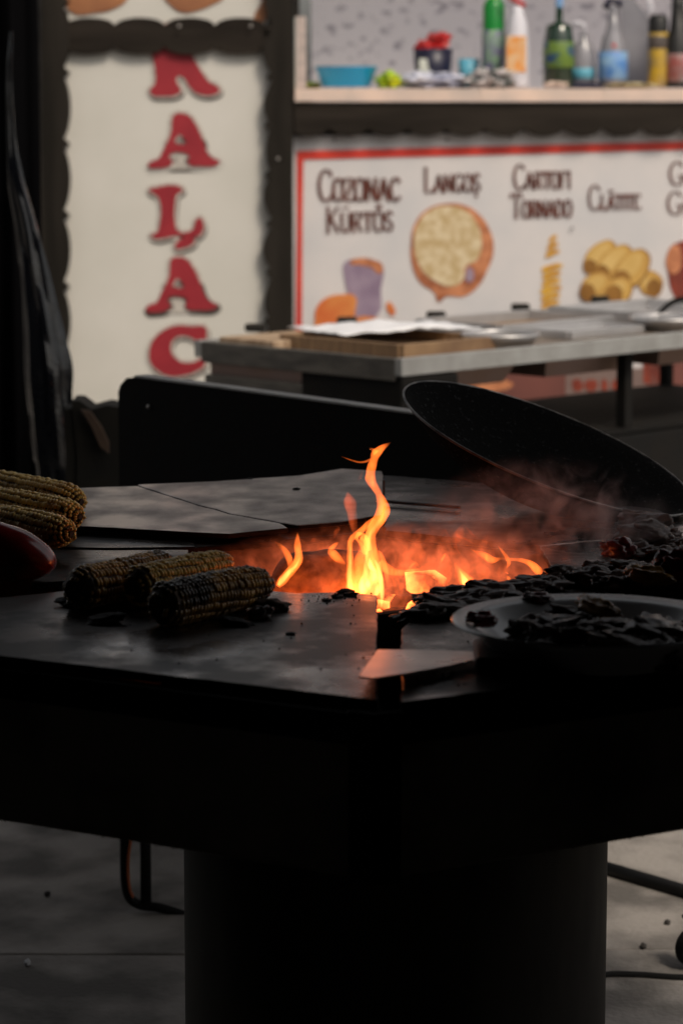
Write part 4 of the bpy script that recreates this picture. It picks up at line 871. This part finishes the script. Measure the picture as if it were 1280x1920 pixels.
for i in range(110):
    a = rr.uniform(0, 6.283); r_ = .25*math.sqrt(rr.random())
    me = coal_me[rr.randrange(6)]
    o = link(bpy.data.objects.new('charcoal_lump', me)); o.location = (GC.x+r_*math.cos(a), GC.y+r_*math.sin(a), PZ-.12+rr.uniform(-.045, .05)); o.rotation_euler = [rr.uniform(0, 6) for _ in range(3)]
    tag(o, 'glowing or blackened lump of charcoal in the fire pit', 'charcoal', 'charcoal lumps in the fire pit')

# pit smoke, firelight put in as emission, and grey wisps drifting to the right
def cloud(name, c, s, m, label=None, rot=(0, 0, 0)):
    bm = bmesh.new(); bmesh.ops.create_icosphere(bm, subdivisions=3, radius=1); 
    for v in bm.verts: v.co = Vector((v.co.x*s[0], v.co.y*s[1], v.co.z*s[2]))
    o = obj(name, bm, m, None, True, c); o.rotation_euler = rot; return tag(o, label, 'smoke', kind='stuff')
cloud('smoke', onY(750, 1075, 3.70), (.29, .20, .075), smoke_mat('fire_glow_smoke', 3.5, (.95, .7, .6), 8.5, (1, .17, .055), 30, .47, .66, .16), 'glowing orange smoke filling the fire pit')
cloud('smoke', onY(1020, 1000, 3.78), (.21, .16, .12), smoke_mat('grey_smoke', 7.0, (.9, .85, .85), 0, None, 20, .49, .66, .22), 'thin grey smoke drifting right of the flames')

# ------------------------------------------------------------------ food on the grill
kern = bmesh.new(); kern2 = bmesh.new()
def corn_mesh(seed, Lc=.19, R0=.024):
    rr = random.Random(seed); bm = bmesh.new(); rows = 14
    tmpl = bmesh.new(); bmesh.ops.create_icosphere(tmpl, subdivisions=1, radius=1); tv_ = [v.co.copy() for v in tmpl.verts]; tf = [[v.index for v in f.verts] for f in tmpl.faces]; tmpl.free()
    nk = int(Lc/.0060); ph = [rr.uniform(-.003, .003) for _ in range(rows)]
    for i in range(nk):
        t = i/(nk-1); x = (t-.5)*Lc; r_ = R0*(1-.16*max(0, (t-.5)/.5)**2)*math.sqrt(max(.05, 1-max(0, (t-.86)/.15)**2))*math.sqrt(max(.3, 1-max(0, (.08-t)/.09)**2))
        for j in range(rows):
            a = 2*math.pi*j/rows+.35*t+rr.uniform(-.035, .035)+.05*math.sin(t*9+j)
            if rr.random() < .02: continue
            rad = r_*(1+rr.uniform(-.05, .03)); c = Vector((x+ph[j]+rr.uniform(-.0009, .0009), rad*math.cos(a), rad*math.sin(a)))
            s = (.0036*rr.uniform(.85, 1.1), math.pi*rad/rows*1.15*rr.uniform(.88, 1.05), .0033*rr.uniform(.8, 1.15)); rot = Matrix.Rotation(a-math.pi/2, 3, 'X')
            vs_ = [bm.verts.new(c+rot @ Vector((v.x*s[0], v.y*s[1], v.z*s[2]))) for v in tv_]
            for f in tf: bm.faces.new([vs_[q] for q in f])
    me = bpy.data.meshes.new('kernels'); bm.to_mesh(me); bm.free(); me.polygons.foreach_set('use_smooth', [True]*len(me.polygons))
    bm = bmesh.new(); n = 20; add_tube(bm, [Vector(((i/n-.5)*Lc*1.03, 0, 0)) for i in range(n+1)], [R0*(.95-.16*max(0, (i/n-.5)/.5)**2)*math.sqrt(max(.04, 1-max(0, (i/n-.84)/.15)**2))*(.6 if i == 0 else 1) for i in range(n+1)], 18)
    m2 = bpy.data.meshes.new('cob_core'); bm.to_mesh(m2); bm.free(); m2.materials.append(M['cob']); return me, m2
kmA, cmA = corn_mesh(1); kmB, cmB = corn_mesh(2, .2, .026); kmC, cmC = corn_mesh(3, .235, .0245); kmC.materials.append(M['corn'])
kmA.materials.append(M['corn']); kmB.materials.append(M['corn_char'])
def corn(p0, p1, label, km, cm, spin=0, group=None, z=PZ+.027):
    a, b = onZ(p0[0], p0[1], z), onZ(p1[0], p1[1], z); d = b-a; mid = (a+b)/2
    t = thing('corn_cob', label, 'corn', mid, group, (0, 0, math.atan2(d.y, d.x)))
    for nm, me in (('kernels', km), ('cob_core', cm)):
        o = link(bpy.data.objects.new(nm, me), t); o.rotation_euler = (spin, 0, 0)
        if nm == 'kernels': o['kind'] = 'stuff'
    return t
corn((-52, 904), (190, 948), 'golden grilled corn cob, rearmost of the three at the left edge', kmC, cmC, .3, z=PZ+.034)
corn((-70, 936), (172, 973), 'golden grilled corn cob, middle one of the three at the left edge', kmC, cmC, 1.3, z=PZ+.036)
corn((-88, 966), (150, 1004), 'golden grilled corn cob, nearest of the three at the left edge', kmC, cmC, 2.2, z=PZ+.036)
corn((130, 1110), (335, 1062), 'charred corn cob with an orange lit tip, left of the front pair', kmB, cmB, .5)
corn((235, 1105), (442, 1058), 'browned corn cob with even rows in the middle of the front cobs', kmA, cmA, 1.1, z=PZ+.03)
corn((292, 1138), (505, 1092), 'glossy charred corn cob nearest the fire in the front cobs', kmB, cmB, 2.5)

# red pepper
pp = thing('red_pepper', 'glossy roasted red pepper below the corn at the left edge', 'pepper', onZ(15, 1085, PZ))
bm = bmesh.new(); bmesh.ops.create_uvsphere(bm, u_segments=36, v_segments=22, radius=1)
for v in bm.verts:
    a = math.atan2(v.co.z, v.co.y); k = 1+.10*math.cos(3*a)*(1-abs(v.co.x)**2)+.05*noise.noise(v.co*2)
    v.co = Vector((v.co.x*.075*(1-.1*v.co.z)-.01, v.co.y*.040*k, v.co.z*.038*k+.038-.012*v.co.x))
obj('pepper_body', bm, M['pepper_red'], pp, True)
bm = bmesh.new(); add_tube(bm, [Vector((-.083, 0, .042)), Vector((-.1, .0, .05)), Vector((-.115, .01, .055))], .005, 8); obj('stem', bm, M['sack'], pp, True)

meat_me = []
for i in range(6):
    bm = blob_bm(1, 4, .5, 1.3, 40+i, octv=2)
    for v in bm.verts:
        q = 1-abs(noise.noise(v.co*3.6+Vector((i*5, 0, 0))))*2; q2 = noise.noise(v.co*9+Vector((0, i*3, 0)))
        v.co *= 1+.16*q+.07*q2
    me = bpy.data.meshes.new('meat_piece'); bm.to_mesh(me); bm.free(); me.polygons.foreach_set('use_smooth', [True]*len(me.polygons)); me.materials.append(M['meat']); meat_me.append(me)
rr = random.Random(31)
def meat(x, y, sx, sy=None, sz=None, z=PZ, lab=None, grp=None, m=None, cat='meat', name='meat_piece', rot=None):
    p = onZ(x, y, z); sy = sy or sx*.6; sz = sz or sx*.45
    me = meat_me[rr.randrange(6)]
    if m: me = me.copy(); me.materials.clear(); me.materials.append(M[m])
    o = link(bpy.data.objects.new(name, me)); o.location = p+Vector((0, 0, sz*.75)); o.scale = (sx, sy, sz); o.rotation_euler = (rr.uniform(-.2, .2), rr.uniform(-.2, .2), rr.uniform(-.5, .5) if rot is None else rot)
    return tag(o, lab or 'charred piece of meat in the heap at the right of the grill', cat, grp or 'grilled meat heaped on the right of the grill')
for x, y, s in ((1180, 1010, .024), (1215, 1000, .028), (1240, 1012, .026), (1165, 1025, .02), (1200, 1030, .03), (1240, 1035, .028), (1265, 1040, .024), (1150, 1040, .02), (1195, 1050, .026), (1240, 1060, .03), (1280, 1060, .03)): meat(x, y, s)
for x, y, s in ((1195, 985, .026), (1225, 990, .024), (1215, 1010, .03), (1185, 1012, .024)): meat(x, y, s, z=PZ+.02)
for x, y, s in ((1120, 1075, .018), (1150, 1082, .026), (1190, 1088, .03), (1235, 1092, .03), (1275, 1090, .03), (1110, 1100, .03), (1060, 1096, .026), (1160, 1108, .03), (1210, 1112, .032), (1260, 1115, .03), (1040, 1085, .014), (1090, 1090, .02)): meat(x, y, s)
for x, y, s in ((790, 1160, .030), (835, 1152, .036), (880, 1140, .036), (930, 1125, .036), (975, 1112, .032), (1015, 1105, .030), (850, 1122, .026), (905, 1108, .024), (810, 1135, .022)):
    meat(x, y, s, sz=s*.30, lab='blackened piece of meat lying along the edge of the fire pit', grp='meat along the front edge of the fire pit')
for x, y, s in ((150, 1135, .026), (200, 1168, .022), (440, 1172, .018)):
    meat(x, y, s, sz=s*.28, lab='black charred husk scrap under the front corn cobs', grp='charred husks under the front corn cobs', cat='husk', name='husk_scrap', m='husk')
meat(510, 1145, .020, .010, .008, lab='pale burnt wood chip beside the front corn cobs', grp=' ', cat='wood chip', name='wood_chip', m='flap', rot=.5)
meat(488, 1160, .014, .010, .008, lab='dark bone end next to the pale wood chip', grp=' ', cat='bone', name='bone_end', m='meat', rot=.3)
meat(1160, 1045, .022, .012, .014, z=PZ+.01, lab='dark red roasted pepper piece left of the meat heap', grp=' ', cat='pepper', name='pepper_piece', m='pepper_bit')
meat(1215, 1090, .028, .010, .010, z=PZ+.022, lab='yellow pepper strip on the meat at the right edge', grp=' ', cat='pepper', name='pepper_strip', m='pep_y', rot=-.5)
meat(1268, 1088, .026, .014, .020, z=PZ+.022, lab='dark red pepper piece at the right edge', grp=' ', cat='pepper', name='pepper_piece', m='pepper_bit')
for o in C.objects:
    if o.get('group') == ' ': del o['group']
# scraps on plates
bm = bmesh.new(); rs = random.Random(5)
for i in range(130):
    x, y = rs.choice(((rs.uniform(560, 700), rs.gauss(1122, 6)), (rs.uniform(220, 700), rs.uniform(1150, 1290)), (rs.uniform(760, 950), rs.uniform(1190, 1290))))
    p = onZ(x, y, PZ); r_ = rs.uniform(.0005, .0016)
    if y > 1225+.125*x-20: continue
    if 703 < x < 756: continue
    bmesh.ops.create_icosphere(bm, subdivisions=1, radius=r_, matrix=Matrix.Translation(p+Vector((0, 0, r_*.4))))
tag(obj('burnt_crumbs', bm, M['coal']), 'burnt crumbs scattered over the hotplates', 'crumbs', kind='stuff')
for x, y, s in ((648, 1112, .007), (658, 1117, .006), (632, 1121, .005), (612, 1127, .004), (545, 1190, .004), (556, 918, .004), (468, 898, .003)):
    zz = PZ+.0125 if y < 1000 else PZ
    p = onZ(x, y, zz); bm = blob_bm(s, 2, .5, 2, x, (1.6, 1, .5)); o = obj('charcoal_flake', bm, M['coal'], None, False, p+Vector((0, 0, s*.3))); tag(o, 'small black flake of charcoal lying on a hotplate', 'charcoal', 'charcoal flakes on the hotplates')

# ------------------------------------------------------------------ wok
WY = 4.20; wc = onY(1028, 838, WY); Rw = 293/F*WY
a = Vector((math.cos(R(-20.5)), 0, math.sin(R(-20.5))))      # major axis, right end low
tilt = R(8.3)
nrm = Vector((math.sin(R(20.5)), 0, math.cos(R(20.5)))); nrm = (nrm*math.cos(tilt)+Vector((0, -1, 0))*math.sin(tilt)).normalized()
b = nrm.cross(a).normalized()
wok = thing('wok', 'large black iron wok tilted to the right at the back of the grill', 'wok', wc)
rotm = Matrix((a, b, nrm)).transposed().to_4x4(); wok.rotation_euler = rotm.to_euler()
dep = .088; RSp = (Rw**2+dep**2)/(2*dep); pr = []
n = 18
amax = math.asin(Rw/RSp)
for i in range(n+1):
    th = amax*i/n; pr.append((RSp*math.sin(th), (RSp-dep)-RSp*math.cos(th)))
inner = [(max(0, r_-.0015) if i else 0, z_+.0030) for i, (r_, z_) in enumerate(pr)]
inner[-1] = (Rw-.002, .0008)
lathe('wok_bowl', pr+inner[::-1], M['pan'], wok, 96)
bm = bmesh.new(); add_tube(bm, [Vector((Rw*math.cos(t_), Rw*math.sin(t_), .0005)) for t_ in [2*math.pi*i/96 for i in range(97)]], .0019, 6, caps=False); obj('rim', bm, M['pan_rim'], wok, True)
bm = bmesh.new(); add_tube(bm, catmull([Vector((Rw*.97, -.05, -.006)), Vector((Rw+.035, -.045, .012)), Vector((Rw+.045, 0, .016)), Vector((Rw+.035, .045, .012)), Vector((Rw*.97, .05, -.006))], 6), .005, 8); obj('handle', bm, M['tube'], wok, True)

bm = bmesh.new(); rw = random.Random(8)  # pale specks painting in the glints along the wok's inner left
for i in range(420):
    t_ = rw.gauss(math.pi, .42); rad_ = Rw*(.96-abs(rw.gauss(0, .16)))
    if rad_ > Rw*.985: continue
    th = math.asin(min(1, rad_/RSp)); q = Vector((rad_*math.cos(t_), rad_*math.sin(t_), (RSp-dep)-RSp*math.cos(th)+.003))
    bmesh.ops.create_icosphere(bm, subdivisions=1, radius=rw.uniform(.0003, .0008), matrix=Matrix.Translation(q))
tag(obj('grease_droplets', bm, M['grease'], wok), kind='stuff')
# ------------------------------------------------------------------ dish of grilled food at the front right
dz = PZ; dc = onZ(1112, 1163, PZ+.045)
dish = thing('enamel_dish', 'pale shallow dish heaped with charred food at the front right', 'dish', (dc.x, dc.y, dz))
Rd = 272/F*dc.y
lathe('dish_body', [(0, .0015), (Rd*.62, .0015), (Rd*.66, .004), (Rd*.86, .036), (Rd*.99, .043), (Rd, .045), (Rd*.99, .047), (Rd*.85, .041), (Rd*.66, .010), (0, .007)], M['enamel'], dish, 72)
rd = random.Random(77)
for i in range(48):
    a_ = rd.uniform(0, 6.283); r_ = Rd*.62*math.sqrt(rd.random()); sx = rd.uniform(.018, .034)
    o = link(bpy.data.objects.new('meat_piece', meat_me[rd.randrange(6)])); o.location = (dc.x+.022+r_*math.cos(a_), dc.y+r_*math.sin(a_), dz+.020+rd.uniform(0, .022)*(1-r_/Rd)); o.scale = (sx*rd.uniform(.8, 1.6), sx*rd.uniform(.35, .7), sx*.4); o.rotation_euler = (rd.uniform(-.4, .4), rd.uniform(-.4, .4), rd.uniform(0, 6))
    tag(o, 'charred piece of food lying in the pale dish', 'food', 'charred food in the pale dish')
def in_dish(x, y, s, m, lab, rz=0, name='pepper_strip'):
    p = onZ(x, y, dz+.045); me = meat_me[1].copy(); me.materials.clear(); me.materials.append(M[m]); o = link(bpy.data.objects.new(name, me)); o.location = p; o.scale = s; o.rotation_euler = (0, .1, rz); tag(o, lab, 'pepper')
in_dish(1120, 1140, (.030, .008, .009), 'pep_y', 'yellow pepper strip in the middle of the pale dish', -.9)
in_dish(905, 1162, (.016, .010, .008), 'pepper_red', 'red pepper piece at the left rim of the pale dish', .3, 'pepper_piece')
in_dish(1010, 1122, (.016, .010, .006), 'pepper_bit', 'dark red pepper piece at the back of the pale dish', .2, 'pepper_piece')

# ------------------------------------------------------------------ spatula lying across the slot
sp = thing('metal_spatula', 'broad steel spatula blade glowing with firelight across the front slot', 'spatula', onZ(780, 1250, PZ+.008))
o0 = sp.location.copy()
P_ = [onZ(x, y, PZ+.003+.012*(y-1222)/52)-o0 for x, y in ((672, 1272), (708, 1222), (800, 1222), (888, 1226), (892, 1240), (840, 1252), (760, 1266), (700, 1275))]
bm = bmesh.new(); add_prism(bm, P_, (0, 0, .0025)); obj('blade', bm, M['blade'], sp)
P_ = [onZ(x, y, PZ+.003)-o0 for x, y in ((886, 1222), (1100, 1212), (1100, 1250), (960, 1262), (890, 1260))]
bm = bmesh.new(); add_prism(bm, P_, (0, 0, .016)); hb = obj('handle', bm, M['handle'], sp); bv = hb.modifiers.new('b', 'BEVEL'); bv.width = .004; bv.segments = 2

# ------------------------------------------------------------------ things on the floor
st = thing('tubular_stand', 'black tubular stand with a curved foot behind the drum on the left', 'stand', (0, 0, 0))
f0 = onZ(262, 1700, .05)
st.location = (f0.x, f0.y, .038); Y_ = f0.y
def S(x, y, dy=0): return onY(x, y, Y_+dy)-st.location
bm = bmesh.new(); add_tube(bm, catmull([S(238, 1350), S(236, 1500), S(234, 1600), S(238, 1670), S(258, 1695), S(300, 1702), S(345, 1716), S(420, 1735)], 6), .009, 10); obj('curved_tube', bm, M['tube'], st, True)
bm = bmesh.new(); add_tube(bm, [S(272, 1350, .02), S(272, 1500, .02), S(274, 1694, .0)], .010, 10); obj('upright', bm, M['tube'], st, True)
bm = bmesh.new(); add_tube(bm, catmull([S(246, 1570, -.01), S(240, 1620, -.01), S(243, 1665, -.01), S(250, 1682, -.01)], 5), .003, 8); obj('hose', bm, M['orangehose'], st, True)  # orange strip painting in the reflection along the tube
p0, p1 = onZ(1080, 1612, .05), onZ(1420, 1712, .05)
bm = bmesh.new(); add_tube(bm, [p0-p0, p1-p0], .014, 10); tag(obj('steel_bar', bm, M['tube'], None, True, p0), 'black steel bar lying on the paving behind the drum on the right', 'bar')
cv_ = [onZ(x, y, .044) for x, y in ((1000, 1826), (1090, 1832), (1144, 1827), (1200, 1828), (1290, 1833), (1400, 1825))]
bm = bmesh.new(); add_tube(bm, [q-cv_[0] for q in catmull(cv_, 6)], .006, 8); tag(obj('cable', bm, M['rubber'], None, True, cv_[0]), 'thin black cable lying on the paving right of the drum', 'cable')
wp = onZ(1302, 1815, .04)
wh = thing('castor_wheel', 'black castor wheel on the paving at the right picture edge', 'wheel', wp, rot=(0, 0, .5))
bm = bmesh.new(); add_tube(bm, [Vector((0, -.012, .036)), Vector((0, .012, .036))], .034, 28); obj('tyre', bm, M['rubber'], wh)
bm = bmesh.new(); add_box(bm, (0.0, -.018, .055), (.02, .004, .06)); add_box(bm, (0, .018, .055), (.02, .004, .06)); add_box(bm, (0, 0, .088), (.03, .04, .006)); obj('fork', bm, M['tube'], wh)
rr = random.Random(9)
for x, y in ((89, 1679), (52, 1808), (1250, 1733), (1205, 1777)):
    p = onZ(x, y, .04); bm = blob_bm(.006, 2, .3, 2, x); o = obj('pebble', bm, M['coal'] if y != 1808 else M['paper'], None, False, p+Vector((0, 0, .003))); tag(o, 'small dark scrap lying on the paving' if y != 1808 else 'small white crumb on the paving at lower left', 'litter', 'dark scraps on the paving' if y != 1808 else None)
